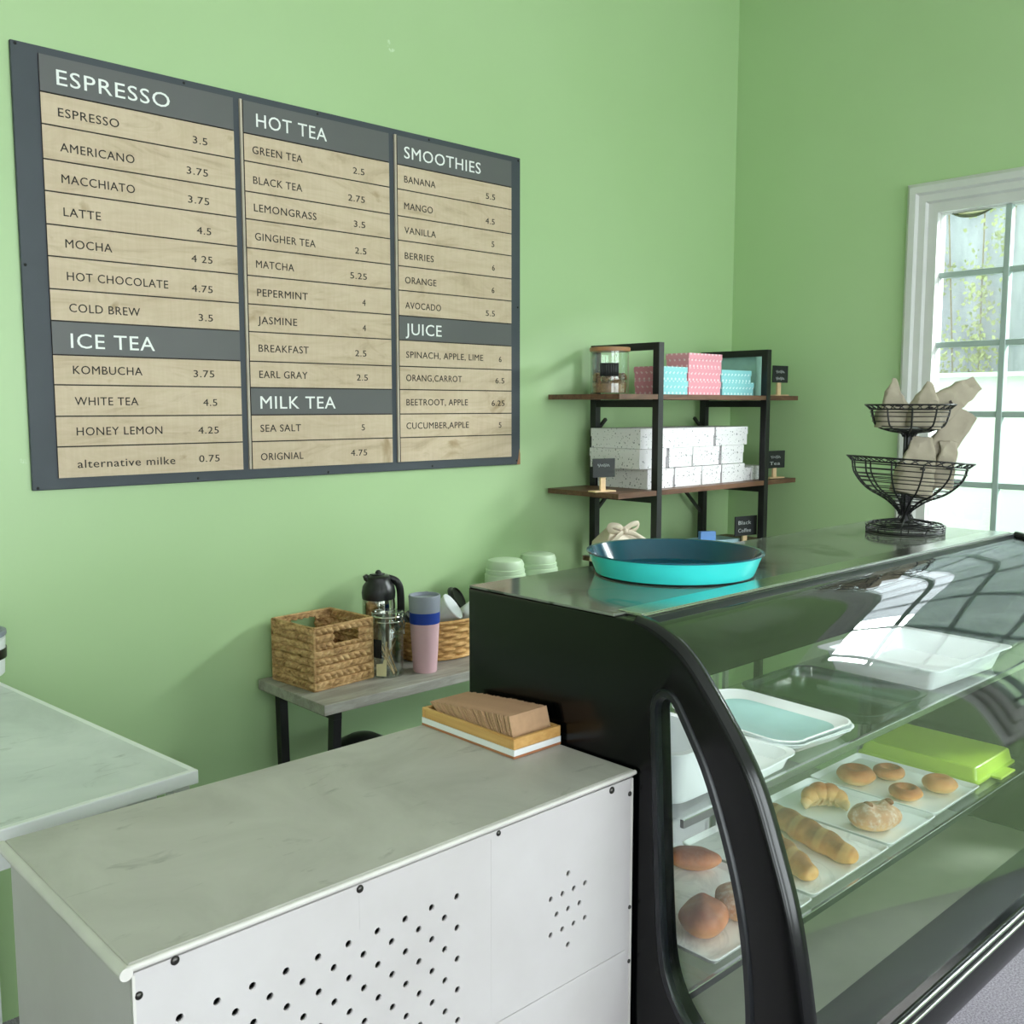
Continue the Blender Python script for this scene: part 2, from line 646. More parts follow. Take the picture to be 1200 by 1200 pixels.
YZ = Matrix(((0, 0, 1, 0), (1, 0, 0, 0), (0, 1, 0, 0), (0, 0, 0, 1)))   # (u,v,w)->(w,u,v)
XZ = Matrix(((1, 0, 0, 0), (0, 0, 1, 0), (0, 1, 0, 0), (0, 0, 0, 1)))   # (u,v,w)->(u,w,v)


def circ(u, v, r, n=14):
    return [(u + r * cos(2 * pi * i / n), v + r * sin(2 * pi * i / n)) for i in range(n)]


def rect(u0, u1, v0, v1):
    return [(u0, v0), (u1, v0), (u1, v1), (u0, v1)]


def rrect(u0, u1, v0, v1, r, n=6):
    out = []
    for cx, cy, a0 in ((u1 - r, v0 + r, -pi / 2), (u1 - r, v1 - r, 0), (u0 + r, v1 - r, pi / 2), (u0 + r, v0 + r, pi)):
        for i in range(n + 1):
            a = a0 + pi / 2 * i / n
            out.append((cx + r * cos(a), cy + r * sin(a)))
    return out


def lettering(body, x0, z0, width, cap, y, mat, parent, bold=0.0, name='lettering', align='L', rot=None, fit=True):
    """letters standing in the XZ plane facing -Y; width/cap are the real size of the ink"""
    cu = bpy.data.curves.new('text', 'FONT')
    cu.body = body
    cu.size = 1.0
    cu.resolution_u = 3
    cu.space_character = 1.08
    cu.offset = bold
    cu.extrude = 0.004
    tmp = bpy.data.objects.new('text', cu)
    COL.objects.link(tmp)
    dg = bpy.context.evaluated_depsgraph_get()
    me = bpy.data.meshes.new_from_object(tmp.evaluated_get(dg))
    bpy.data.objects.remove(tmp)
    xs = [v.co.x for v in me.vertices]
    x_min, x_max = min(xs), max(xs)
    capu = 0.72
    sz = cap / capu
    sx = width / (x_max - x_min) if width else sz * 0.92
    w = (x_max - x_min) * sx
    off = 0 if align == 'L' else -w
    for v in me.vertices:
        v.co = Vector(((v.co.x - x_min) * sx + off, -v.co.z * 0.12, v.co.y * sz))
    if rot is not None:
        me.transform(rot)
    me.transform(Matrix.Translation((x0, y, z0)))
    me.materials.append(M[mat])
    me.name = name
    ob = bpy.data.objects.new(name, me)
    COL.objects.link(ob)
    ob.parent = parent
    return ob


def thing(name, label, cat, loc=(0, 0, 0), rz=0.0, group=None):
    o = bpy.data.objects.new(name, None)
    o.empty_display_size = 0.05
    o.location = loc
    o.rotation_euler = (0, 0, rz)
    COL.objects.link(o)
    return tag(o, label, cat, group)


def tag(o, label, cat, group=None):
    o['label'] = label
    o['category'] = cat
    if group:
        o['group'] = group
    return o


def struct(o):
    o['kind'] = 'structure'
    return o


def dup(root, loc, rz=None, label=None, group=None):
    r = root.copy()
    COL.objects.link(r)
    r.location = loc
    if rz is not None:
        r.rotation_euler = (root.rotation_euler[0], root.rotation_euler[1], rz)
    if label:
        r['label'] = label
    if group:
        r['group'] = group
    for ch in list(root.children):
        c = ch.copy()
        COL.objects.link(c)
        c.parent = r
        for g in list(ch.children):
            d = g.copy()
            COL.objects.link(d)
            d.parent = c
    return r


# ------------------------------------------------------------ room shell
W, XR, CZ = 2.6, 3.78, 3.45
XL, YF = -2.4, -3.0
struct(plate('wall_left', rect(XL - 0.1, XR + 0.1, -0.02, CZ), [], 0.1, Matrix.Translation((0, W + 0.05, 0)) @ XZ, 'wall', smooth=0))
WY0, WY1, WZ0, WZ1 = -0.155, 1.785, 0.86, 2.36
struct(plate('wall_right', rect(YF - 0.1, W, -0.02, CZ), [rect(WY0, WY1, WZ0, WZ1)], 0.12, Matrix.Translation((XR + 0.06, 0, 0)) @ YZ, 'wall', smooth=0))
struct(plate('wall_west', rect(YF - 0.1, W, -0.02, CZ), [], 0.1, Matrix.Translation((XL - 0.05, 0, 0)) @ YZ, 'plaster', smooth=0))
FW = [(-1.9, 0.5), (0.9, 3.3)]
struct(plate('wall_front', rect(XL - 0.1, XR + 0.1, -0.02, CZ), [rect(a, b, 0.45, 2.95) for a, b in FW], 0.1, Matrix.Translation((0, YF - 0.05, 0)) @ XZ, 'plaster', smooth=0))
b = B()
box(b, XL, XR, YF, W, -0.05, 0)
struct(finish(b, 'floor', 'carpet', smooth=0))
b = B()
box(b, XL - 0.1, XR + 0.1, YF - 0.1, W + 0.1, CZ, CZ + 0.08)
struct(finish(b, 'ceiling', 'ceiling', smooth=0))

# window_1 : long white-framed window in the right wall
win = struct(bpy.data.objects.new('window_1', None))
COL.objects.link(win)
b = B()


def casing_profile(bm, y0, y1, z0, z1):
    """stepped casing swept round the opening"""
    prof = [(-0.026, 0.0), (-0.026, -0.012), (-0.012, -0.026), (0.012, -0.026), (0.02, -0.012), (0.045, -0.010), (0.052, 0.004), (0.086, 0.006), (0.09, 0.05)]
    loops = []
    for d, x in prof:
        loops.append([bm.verts.new((XR + x, a, c)) for a, c in ((y0 + d, z0 + d), (y1 - d, z0 + d), (y1 - d, z1 - d), (y0 + d, z1 - d))])
    for l0, l1 in zip(loops, loops[1:]):
        for i in range(4):
            j = (i + 1) % 4
            bm.faces.new((l0[i], l0[j], l1[j], l1[i]))


casing_profile(b, WY0, WY1, WZ0, WZ1)
box(b, XR + 0.03, XR + 0.07, WY1 - 0.09, WY1, WZ0, WZ1)
box(b, XR + 0.03, XR + 0.07, WY0, WY0 + 0.09, WZ0, WZ1)
box(b, XR + 0.03, XR + 0.07, WY0 + .09, WY1 - .09, WZ1 - 0.09, WZ1)
box(b, XR + 0.03, XR + 0.07, WY0 + .09, WY1 - .09, WZ0, WZ0 + 0.09)
fr = finish(b, 'window_frame', 'white_frame', win, 30)
gy0, gy1, gz0, gz1 = WY0 + 0.086, WY1 - 0.086, WZ0 + 0.086, WZ1 - 0.07
b = B()
ys = [1.451 - 0.245 * i for i in range(7)]
for i, y in enumerate(ys):
    w = 0.022 if i != 3 else 0.04
    box(b, XR + 0.028, XR + 0.062, y - w / 2, y + w / 2, gz0, gz1)
for z in (2.042, 1.781, 1.519, 1.255, 0.99):
    box(b, XR + 0.032, XR + 0.058, gy0, gy1, z - 0.011, z + 0.011)
finish(b, 'glazing_bars', 'muntin', win, 30, 0.003)
b = B()
box(b, XR + 0.043, XR + 0.047, gy0 - 0.003, gy1 + 0.003, gz0 - 0.003, gz1 + 0.015)
finish(b, 'pane', 'hazy', win, 0)
# windows behind the camera
for k, (a, c) in enumerate(FW):
    w = struct(bpy.data.objects.new('window_%d' % (k + 2), None))
    COL.objects.link(w)
    b = B()
    box(b, a, a + 0.07, YF - 0.08, YF - 0.01, 0.45, 2.95)
    box(b, c - 0.07, c, YF - 0.08, YF - 0.01, 0.45, 2.95)
    box(b, a + .07, c - .07, YF - 0.08, YF - 0.01, 0.45, 0.52)
    box(b, a + .07, c - .07, YF - 0.08, YF - 0.01, 2.88, 2.95)
    finish(b, 'window_frame', 'white_frame', w, 0)
    b = B()
    for i in range(1, 4):
        x = a + (c - a) * i / 4
        box(b, x - 0.02, x + 0.02, YF - 0.07, YF - 0.03, 0.52, 2.88)
    for i in range(1, 4):
        z = 0.45 + 2.5 * i / 4
        box(b, a + .07, c - .07, YF - 0.065, YF - 0.035, z - 0.015, z + 0.015)
    finish(b, 'glazing_bars', 'white_frame', w, 0)
    b = B()
    box(b, a + .06, c - .06, YF - 0.053, YF - 0.049, 0.5, 2.9)
    finish(b, 'pane', 'pane', w, 0)

# ------------------------------------------------------------ outside the window
b = B()
box(b, XR + 0.13, 12, -8, 9, -0.12, -0.06)
struct(finish(b, 'terrace_paving', 'ground', smooth=0))
b = B()
box(b, 5.0, 5.12, -6, 6, -0.06, 1.69)
box(b, 4.97, 5.15, -6, 6, 1.69, 1.712)
tag(finish(b, 'garden_wall', 'garden_wall', smooth=0), 'low bright white garden wall outside the window', 'wall')
b = B()
box(b, 6.3, 6.5, -5, 8, -0.06, 3.06)
tag(finish(b, 'rendered_facade', 'facade', smooth=0), 'tall weathered grey facade behind the white garden wall outside', 'building')
pl = thing('climbing_plant', 'yellow-green climbing plant on the grey facade seen through the window', 'plant', (6.22, 2.5, 0))
b = B()
rnd = random.Random(3)
for cx, cz, sx, sz, n in ((0.02, 2.75, .10, .12, 60), (0.24, 2.35, .05, .12, 60), (0.02, 2.3, .09, .2, 120), (.02, 1.95, .12, .25, 240), (.0, 1.72, .14, .15, 120), (.2, 1.85, .05, .12, 50), (-0.10, 2.6, .05, .2, 70)):
    for i in range(n):
        y, z = rnd.gauss(cx, sx * .6), rnd.gauss(cz, sz * .6)
        r = rnd.uniform(.008, .022)
        a = rnd.uniform(0, 6.3)
        p = Vector((rnd.uniform(-.05, .02), y, z))
        d1 = Vector((rnd.uniform(-.6, .6), cos(a), sin(a))).normalized() * r
        d2 = Vector((rnd.uniform(-.6, .6), -sin(a), cos(a))).normalized() * r * .6
        b.faces.new([b.verts.new(p + q) for q in (-d1, -d1 * .2 + d2, d1, -d1 * .2 - d2)])
finish(b, 'foliage', 'leaf', pl, 0)
b = B()
for y0, y1 in ((0, .02), (-.05, -.16), (.05, .24)):
    tube(b, [(.03, y0, -.06), (.03, y0 * .5 + y1 * .5, 1.4), (.03, y1, 2.8)], .005, 6)
finish(b, 'stem', 'stem', pl)
b = B()
pts = smooth_pts([(0, 0.07, 0), (0.004, .03, -0.018), (0.004, -.03, -.020), (0, -.085, 0.002)], 5)
vs = [[b.verts.new((p.x + XR + .055 + w, p.y + 1.60, 2.272 + p.z * (1 if w == 0 else .4) + w * .3)) for p in pts] for w in (0, 0.02, 0.04)]
for r0, r1 in zip(vs, vs[1:]):
    for i in range(len(pts) - 1):
        b.faces.new((r0[i], r0[i + 1], r1[i + 1], r1[i]))
lf = finish(b, 'dry_leaf', 'dry_leaf')
md = lf.modifiers.new('thick', 'SOLIDIFY')
md.thickness = 0.003
tag(lf, 'dark olive dry leaf caught at the top corner of the window pane', 'leaf')

# ------------------------------------------------------------ menu board
mb = thing('menu_board', 'large slate grey menu board with plywood strips listing drinks and prices', 'menu board', (1.64, 2.6, 1.34))
mb_off = Vector((-1.64, -2.6, -1.34))
YB = W - 0.012


def mparent(o, p=mb):
    o.parent = p
    return o


def shift(o):
    o.data.transform(Matrix.Translation(mb_off))
    return o


b = B()
box(b, 0.806, 2.465, YB, W, 1.341, 2.409)
shift(finish(b, 'backing_board', 'board', mb, 0, 0.002))
zr = [2.391, 2.302, 2.227, 2.145, 2.07, 1.991, 1.915, 1.836, 1.759, 1.676, 1.602, 1.524, 1.448, 1.370]
cols = [(0.867, 1.372), (1.402, 1.896), (1.928, 2.417)]
MENU = [
    {0: ('H', 'ESPRESSO', 0.906, .285), 1: ('ESPRESSO', .906, .149, '3.5', 1.293), 2: ('AMERICANO', .907, .184, '3.75', 1.292), 3: ('MACCHIATO', .907, .182, '3.75', 1.293), 4: ('LATTE', .908, .091, '4.5', 1.296), 5: ('MOCHA', .909, .115, '4 25', 1.297), 6: ('HOT CHOCOLATE', .909, .26, '4.75', 1.295), 7: ('COLD BREW', .911, .179, '3.5', 1.293), 8: ('H', 'ICE TEA', .911, .215), 9: ('KOMBUCHA', .913, .177, '3.75', 1.292), 10: ('WHITE TEA', .914, .162, '4.5', 1.298), 11: ('HONEY LEMON', .915, .223, '4.25', 1.30), 12: ('alternative milke', .914, .257, '0.75', 1.30)},
    {0: ('H', 'HOT TEA', 1.441, .230), 1: ('GREEN TEA', 1.427, .160, '2.5', 1.803), 2: ('BLACK TEA', 1.427, .157, '2.75', 1.803), 3: ('LEMONGRASS', 1.427, .203, '3.5', 1.803), 4: ('GINGHER TEA', 1.428, .197, '2.5', 1.806), 5: ('MATCHA', 1.429, .122, '5.25', 1.806), 6: ('PEPERMINT', 1.43, .165, '4', 1.80), 7: ('JASMINE', 1.43, .127, '4', 1.80), 8: ('BREAKFAST', 1.43, .164, '2.5', 1.80), 9: ('EARL GRAY', 1.43, .158, '2.5', 1.804), 10: ('H', 'MILK TEA', 1.431, .253), 11: ('SEA SALT', 1.429, .133, '5', 1.79), 12: ('ORIGNIAL', 1.428, .140, '4.75', 1.797)},
    {0: ('H', 'SMOOTHIES', 1.955, .32), 1: ('BANANA', 1.954, .126, '5.5', 2.34), 2: ('MANGO', 1.953, .115, '4.5', 2.338), 3: ('VANILLA', 1.953, .127, '5', 2.336), 4: ('BERRIES', 1.953, .117, '6', 2.338), 5: ('ORANGE', 1.953, .127, '6', 2.336), 6: ('AVOCADO', 1.953, .146, '5.5', 2.338), 7: ('H', 'JUICE', 1.953, .148), 8: ('SPINACH, APPLE, LIME', 1.954, .329, '6', 2.369), 9: ('ORANG,CARROT', 1.953, .234, '6.5', 2.382), 10: ('BEETROOT, APPLE', 1.953, .26, '6.25', 2.383), 11: ('CUCUMBER,APPLE', 1.952, .265, '5', 2.368), 12: None},
]
for (x0, x1), rows in zip(cols, MENU):
    b = B()
    box(b, x0, x1, YB - .0012, YB - .0002, zr[-1], zr[0])
    shift(finish(b, 'column_backing', 'ink', mb, 0))
    for r in range(13):
        d = rows[r]
        hd = d is not None and d[0] == 'H'
        b = B()
        z1, z0 = zr[r], zr[r + 1]
        box(b, x0, x1, YB - 0.006, YB - 0.00125, z0 + (.0017 if r < 12 else 0), z1 - .0017)
        for f in b.faces:
            if abs(f.normal.y) < .5 or f.calc_center_median().y > YB - .003:
                f.material_index = 1
        b.normal_update()
        for f in b.faces:
            f.material_index = 0 if f.normal.y < -.5 else 1
        pk = finish(b, 'header_plank' if hd else 'menu_plank', ['header' if hd else 'ply', 'brown_edge'], mb, 0)
        shift(pk)
        yt = YB - 0.0062
        if hd:
            shift(lettering(d[1], d[2], z0 + (.023 if r == 0 else .018), d[3], .0375, yt, 'letter_white', pk, 0.001))
        elif d:
            shift(lettering(d[0], d[1], z0 + .0235 + (.004 if r in (8, 9, 10, 11) else 0), d[2], .0215, yt, 'ink', pk, 0.001, 'lettering'))
            shift(lettering(d[3], d[4], z0 + (.021 if r < 8 else .026), {1: .012, 3: .0415, 4: .0605}[len(d[3])], .0195, yt, 'ink', pk, 0.001, 'price', 'R'))
    b = B()
    if x0 > 1:
        box(b, x0 - 0.0105, x0 - 0.0035, YB - 0.007, YB - 0.0002, zr[-1], zr[0])
        shift(finish(b, 'edge_strip', 'light_strip', mb, 0))
for x, z in ((.817, 2.402), (.815, 1.889), (.818, 1.347), (1.238, 1.351), (1.645, 2.4), (1.658, 1.349), (2.455, 2.399), (2.063, 1.351), (2.449, 1.355), (2.453, 1.896), (1.235, 2.4), (2.06, 2.4)):
    b = B()
    bmesh.ops.create_uvsphere(b, u_segments=12, v_segments=6, radius=.0038, matrix=Matrix.Translation((x, YB, z)) @ Matrix.Diagonal((1, .5, 1, 1)))
    shift(finish(b, 'screw', 'black_hole', mb))
b = B()
vs = [b.verts.new(p) for p in ((2.4655, YB - .0006, 1.3405), (2.4655, YB - .0006, 1.378), (2.461, YB - .0006, 1.398), (2.456, YB - .0006, 1.362), (2.449, YB - .0006, 1.3405))]
b.faces.new(vs)
ret = bmesh.ops.extrude_face_region(b, geom=b.faces[:])
for v in ret['geom']:
    if isinstance(v, bmesh.types.BMVert):
        v.co.y += 0.012
shift(finish(b, 'chipped_corner', plain('bare_brown_mdf', srgb(150, 108, 78), .8), mb, 0))

# ------------------------------------------------------------ front counter
ct = thing('service_counter', 'white service counter with stained grey top and perforated front panel, in the foreground', 'counter', (0.755, 1.147, 0))
co = Vector((-.755, -1.147, 0))


def cshift(o):
    o.data.transform(Matrix.Translation(co))
    return o


holes = []
for k in range(16):
    z = .913 - .0215 * k
    x = .792 - (.021 if k % 2 else 0)
    while x > .40:
        holes.append(circ(x, z, .0047, 10))
        x -= .042
for x, z in ((1.003, .874), (1.039, .847), (1.015, .847), (.991, .847), (.967, .847), (1.027, .82), (1.003, .82), (.979, .82), (1.039, .793), (1.015, .793), (.991, .793), (.967, .793), (1.003, .765)):
    holes.append(circ(x, z, .0045, 10))
holes.append(rect(.60, 1.134, .7035, .7065))
holes.append(rect(.8515, .8522, .72, .972))
holes.append(rect(.6395, .6401, .925, .968))
cshift(plate('front_panel', rect(.366, 1.145, .02, .981), holes, .006, Matrix.Translation((0, .953, 0)) @ XZ, 'counter_body', ct, 0))
b = B()
box(b, .38, 1.13, .985, 1.0, .02, .96)
cshift(finish(b, 'cavity_shade_sheet', 'dark_inside', ct, 0))  # near-black sheet, stands in for the shade seen through the holes
b = B()
box(b, .366, .376, .957, 1.338, .02, .981)
cshift(finish(b, 'side_panel', 'counter_body', ct, 0))
b = B()
box(b, 1.138, 1.145, .957, 1.338, .02, .981)
box(b, .376, 1.138, 1.33, 1.338, .02, .981)
box(b, .376, 1.138, .957, 1.33, .02, .03)
cshift(finish(b, 'carcass', 'counter_body', ct, 0))
b = B()
box(b, .362, 1.149, .9495, 1.346, .982, .993)
cshift(finish(b, 'worktop', 'counter_top', ct, 0, .003))
b = B()
for seg, r in (([(.360, .9495, .9885), (1.15, .9495, .9885)], .0036), ([(.359, .946, .985), (.359, 1.347, .985)], .007)):
    tube(b, seg, r, 12)
cshift(finish(b, 'edge_trim', 'trim_white', ct))
for q in ((.3655, .3685), (1.141, 1.1455)):
    b = B()
    box(b, *q, .949, .9505, .02, .98)
    cshift(finish(b, 'corner_strip', 'trim_white', ct, 0))
for x, z, r in ((.411, .978, .005), (.641, .976, .005), (.865, .977, .004), (1.096, .974, .0055), (1.138, .957, .004), (.372, .956, .0045), (1.141, .773, .0035), (1.141, .684, .0035), (.372, .74, .0045)):
    b = B()
    bmesh.ops.create_uvsphere(b, u_segments=12, v_segments=8, radius=r, matrix=Matrix.Translation((x, .9495, z)) @ Matrix.Diagonal((1, .55, 1, 1)))
    cshift(finish(b, 'screw', 'screw', ct))

# ------------------------------------------------------------ side table on the left
tz = .945
lt = thing('side_table', 'white-framed table with pale grey top behind the service counter on the left', 'table', (.715, 1.53, 0), radians(5.5))
b = B()
box(b, -1.25, -.012, .012, .92, tz - .022, tz - .0004)
finish(b, 'table_top', 'table_top', lt, 0)
b = B()
box(b, -1.262, 0, 0, .012, tz - .024, tz)
box(b, -.012, 0, .012, .92, tz - .024, tz)
box(b, -1.262, 0, .92, .932, tz - .024, tz)
box(b, -1.262, -1.25, .012, .92, tz - .024, tz)
finish(b, 'edge_frame', 'white_metal', lt, 0, .002)
for q in ((.03, .05), (.88, .9)):
    b = B()
    box(b, -1.2, -.06, *q, tz - .0745, tz - .0245)
    finish(b, 'apron', 'white_metal', lt, 0)
for x, y in ((-.035, .02), (-.035, .89), (-1.23, .02), (-1.23, .89)):
    b = B()
    box(b, x - .0, x + .03, y, y + .03, 0, tz - .0242)
    finish(b, 'leg', 'white_metal', lt, 0, .002)
tin = thing('stacked_tub', 'white round tub with black band and grey lid on the pale side table', 'tub', (.605, 2.42, tz))
b = B()
lathe(b, [(0, 0), (.062, 0), (.066, .004), (.069, .05), (.071, .085), (.068, .088), (0, .088)], n=40)
finish(b, 'body', 'white_plastic', tin)
b = B()
lathe(b, [(.0697, .04), (.0715, .04), (.0722, .062), (.0705, .062)], n=40)
finish(b, 'band', 'black_plastic', tin)
b = B()
lathe(b, [(.0, .089), (.07, .089), (.073, .092), (.073, .101), (.066, .104), (.062, .098), (0, .098)], n=40)
finish(b, 'lid', 'lid_grey', tin)

# ------------------------------------------------------------ napkin holder
nh = thing('napkin_holder', 'bamboo and white tray holding brown paper napkins on the service counter', 'napkin holder', (1.095, 1.225, .9935))
hx, hy = .053, .118
b = B()
box(b, -hx, hx, -hy, hy, 0, .004)
finish(b, 'base_board', plain('red_brown_bamboo', srgb(176, 116, 78), .45), nh, 0)
b = B()
box(b, -hx, hx, -hy, hy, .0041, .014)
finish(b, 'white_layer', 'white_plastic', nh, 0)
b = B()
for q in ((-hx, hx, -hy, -hy + .007), (-hx, hx, hy - .007, hy), (-hx, -hx + .007, -hy + .007, hy - .007), (hx - .007, hx, -hy + .007, hy - .007)):
    box(b, *q, .0141, .032)
finish(b, 'bamboo_rim', 'bamboo', nh, 0, .0015)
N = 46
b = B()
box(b, -.043, .043, -.0011, .0011, 0, .048)
nap0 = finish(b, 'paper_napkin', 'kraft', None, 0)
rn = random.Random(5)
for i in range(N):
    o = nap0 if i == 0 else nap0.copy()
    if i:
        COL.objects.link(o)
    t = i / (N - 1)
    lean = radians(16 + 40 * t ** 0.8 + rn.uniform(-1.5, 1.5))
    zb_ = .0145
    o.location = (1.095 + rn.uniform(-.0012, .0012), 1.225 - hy + .0115 + t * (2 * hy - .062) + .0, .9935 + zb_ + .0012)
    o.rotation_euler = (-lean, 0, rn.uniform(-.012, .012))
    lab = 'folded brown paper napkin leaning in the row in the bamboo holder'
    if i == 0:
        lab = 'frontmost brown paper napkin of the row in the bamboo holder, its face showing'
    elif i == N - 1:
        lab = 'rearmost brown paper napkin of the row in the bamboo holder, lying flattest'
    tag(o, lab, 'napkin', 'paper napkins in the bamboo holder' if 0 < i < N - 1 else None)

# ------------------------------------------------------------ display case
X0, X1 = 1.155, 2.70
ZT = 1.222
dc = thing('display_case', 'black bakery display case with curved glass front, stone top and glass shelves', 'display case', (1.9, 1.0, 0))
do = Vector((-1.9, -1.0, 0))


def dshift(o):
    o.data.transform(Matrix.Translation(do))
    return o


curve_ctl = [(.965, 1.222), (.925, 1.213), (.87, 1.183), (.806, 1.112), (.748, 1.028), (.708, .93), (.679, .84), (.654, .71), (.645, .62)]
curve = [tuple(p) for p in smooth_pts([(a, c, 0) for a, c in curve_ctl], 6)]
curve = [(p[0], p[1]) for p in curve]
outline = [(1.35, ZT)] + curve + [(.648, .575), (.70, .44), (1.35, .44)]
inner_ctl = [(.913, 1.092), (.909, 1.108), (.898, 1.116), (.885, 1.112), (.868, 1.088), (.83, 1.025), (.80, .955), (.772, .87), (.755, .79), (.745, .70), (.745, .645), (.757, .61), (.785, .595), (.83, .61), (.865, .645), (.888, .70), (.898, .80), (.906, .95)]
hole_l = [(p[0], p[1]) for p in smooth_pts([(a, c, 0) for a, c in inner_ctl + inner_ctl[:1]], 5)][:-1]


def inset(loop, d):
    n = len(loop)
    out = []
    A = sum(loop[i][0] * loop[(i + 1) % n][1] - loop[(i + 1) % n][0] * loop[i][1] for i in range(n))
    sg = 1 if A > 0 else -1
    for i in range(n):
        t = Vector((loop[(i + 1) % n][0] - loop[i - 1][0], loop[(i + 1) % n][1] - loop[i - 1][1]))
        t.normalize()
        out.append((loop[i][0] - sg * t.y * d, loop[i][1] + sg * t.x * d))
    return out


for xs, nm in ((X0, 'side_panel'), (X1 - .036, 'end_panel')):
    sp = dshift(plate(nm, outline, [hole_l], .036, Matrix.Translation((xs + .018, 0, 0)) @ YZ, 'black', dc, 40, .006))
    b = B()
    for d0, d1, xa in ((-.016, .002, -.004),):
        n = len(hole_l)
        lo = [inset(hole_l, d) for d in (d0, d0 * .6, d0 * .1, d1)]
        xx = [xs + .002, xs - .004, xs - .004, xs + .008]
        rings = [[b.verts.new((xv, p[0], p[1])) for p in l] for l, xv in zip(lo, xx)]
        for r0, r1 in zip(rings, rings[1:]):
            for i in range(n):
                j = (i + 1) % n
                b.faces.new((r0[i], r0[j], r1[j], r1[i]))
    gk = dshift(finish(b, 'gasket', 'rubber', sp))
    md = gk.modifiers.new('thick', 'SOLIDIFY')
    md.thickness = .002
    dshift(plate('side_glass', inset(hole_l, -.004), [], .004, Matrix.Translation((xs + .02, 0, 0)) @ YZ, 'case_glass', sp, 0))
    # moulded edge that follows the curve
    b = B()
    prof = [(.000, .004), (-.006, .012), (-.006, .026), (0, .034)]
    rings = []
    cv = curve + [(.646, .58)]
    for i, p in enumerate(cv):
        q0, q1 = cv[max(i - 1, 0)], cv[min(i + 1, len(cv) - 1)]
        t = Vector((q1[0] - q0[0], q1[1] - q0[1])).normalized()
        nrm = Vector((t.y, -t.x))
        if nrm.x > 0 and nrm.y < 0:
            nrm = -nrm
        if nrm.x > .0:
            nrm = -nrm
        rings.append([b.verts.new((xs + w, p[0] + nrm.x * -h, p[1] + nrm.y * -h)) for h, w in prof])
    for r0, r1 in zip(rings, rings[1:]):
        for i in range(3):
            b.faces.new((r0[i], r0[i + 1], r1[i + 1], r1[i]))
    dshift(finish(b, 'edge_moulding', 'black_frame', sp))
XA, XB = X0 + .037, X1 - .037
# stone top, chrome trim
b = B()
box(b, X0 + .003, X1 - .045, 1.003, 1.349, 1.2225, 1.2265)
dshift(finish(b, 'stone_top', 'stone', dc, 0, .001))
b = B()
box(b, XA, XB, .975, 1.345, 1.192, 1.2215)
dshift(finish(b, 'top_box', 'black', dc, 0))
b = B()
box(b, X0 + .03, X1 - .045,   .968, 1.018, 1.2266, 1.2285)
box(b, X0 + .03, X1 - .045, .968, 1.002, 1.2222, 1.2266)
dshift(finish(b, 'top_trim', 'chrome', dc, 0, .0015))
b = B()
box(b, XA, XB, .9605, .9675, 1.2105, 1.2225)
dshift(finish(b, 'trim_seal', 'rubber', dc, 0))
# curved glass
b = B()
T = .005
cg = [(y + .003, z - .0045) for y, z in curve if z > .63]
cg = [(.972, 1.2175)] + cg[1:] + [(.6495, .622)]
ro, ri = [], []
for i, p in enumerate(cg):
    q0, q1 = cg[max(i - 1, 0)], cg[min(i + 1, len(cg) - 1)]
    t = Vector((q1[0] - q0[0], q1[1] - q0[1])).normalized()
    nin = Vector((-t.y, t.x))
    if nin.x < 0:
        nin = -nin
    ro.append([b.verts.new((x, p[0], p[1])) for x in (XA + .0005, XB - .0005)])
    ri.append([b.verts.new((x, p[0] + nin.x * T, p[1] + nin.y * T)) for x in (XA + .0005, XB - .0005)])
for L in (ro, ri):
    for a, c in zip(L, L[1:]):
        b.faces.new((a[0], a[1], c[1], c[0]))
for k in (0, 1):
    for i in range(len(ro) - 1):
        b.faces.new((ro[i][k], ro[i + 1][k], ri[i + 1][k], ri[i][k]))
b.faces.new((ro[0][0], ro[0][1], ri[0][1], ri[0][0]))
b.faces.new((ro[-1][0], ro[-1][1], ri[-1][1], ri[-1][0]))
dshift(finish(b, 'front_glass', 'case_glass', dc, 60))
# added strip and fill light under the case top, to brighten the trays
b = B()
box(b, XA + .05, XB - .05, 1.03, 1.06, 1.176, 1.1915)
dshift(finish(b, 'added_fill_strip', 'white_plastic', dc, 0, .002))
area('added_case_fill', ((XA + XB) / 2, 1.045, 1.172), (0, 0, 0), XB - XA - .12, .02, 1.1, (1.0, 0.99, 0.96))
# shelves: upper and lower glass with chrome front rails
for z, yf, yb in ((.915, .888, 1.27), (.635, .878, 1.30)):
    b = B()
    box(b, XA + .004, XB - .004, yf + .008, yb, z - .006, z)
    sh = dshift(finish(b, 'shelf', 'shelf_glass', dc, 0))
    b = B()
    box(b, XA + .002, XB - .002, yf, yf + .0078, z - .012, z + .002)
    dshift(finish(b, 'shelf_rail', 'chrome', sh, 0, .001))
# deck, lip, bumper, rails
b = B()
box(b, XA, XB, .862, 1.335, .436, .45)
dshift(finish(b, 'deck', 'deck', dc, 0))
b = B()
vs = [b.verts.new(p) for p in ((XA, .862, .45), (XB, .862, .45), (XB, .70, .54), (XA, .70, .54), (XA, .68, .585), (XB, .68, .585), (XB, .662, .605), (XA, .662, .605))]
for ix in ((0, 1, 2, 3), (3, 2, 5, 4), (4, 5, 6, 7)):
    b.faces.new([vs[i] for i in ix])
lp = dshift(finish(b, 'deck_lip', 'lip', dc, 40))
md = lp.modifiers.new('thick', 'SOLIDIFY')
md.thickness = .006
b = B()
vs0 = [(.648, .606), (.663, .606), (.672, .53), (.668, .505), (.652, .505), (.644, .53), (.643, .59)]
for x in (XA, XB):
    pass
r0 = [b.verts.new((XA, y, z)) for y, z in vs0]
r1 = [b.verts.new((XB, y, z)) for y, z in vs0]
for i in range(len(vs0)):
    j = (i + 1) % len(vs0)
    b.faces.new((r0[i], r0[j], r1[j], r1[i]))
b.faces.new(r0)
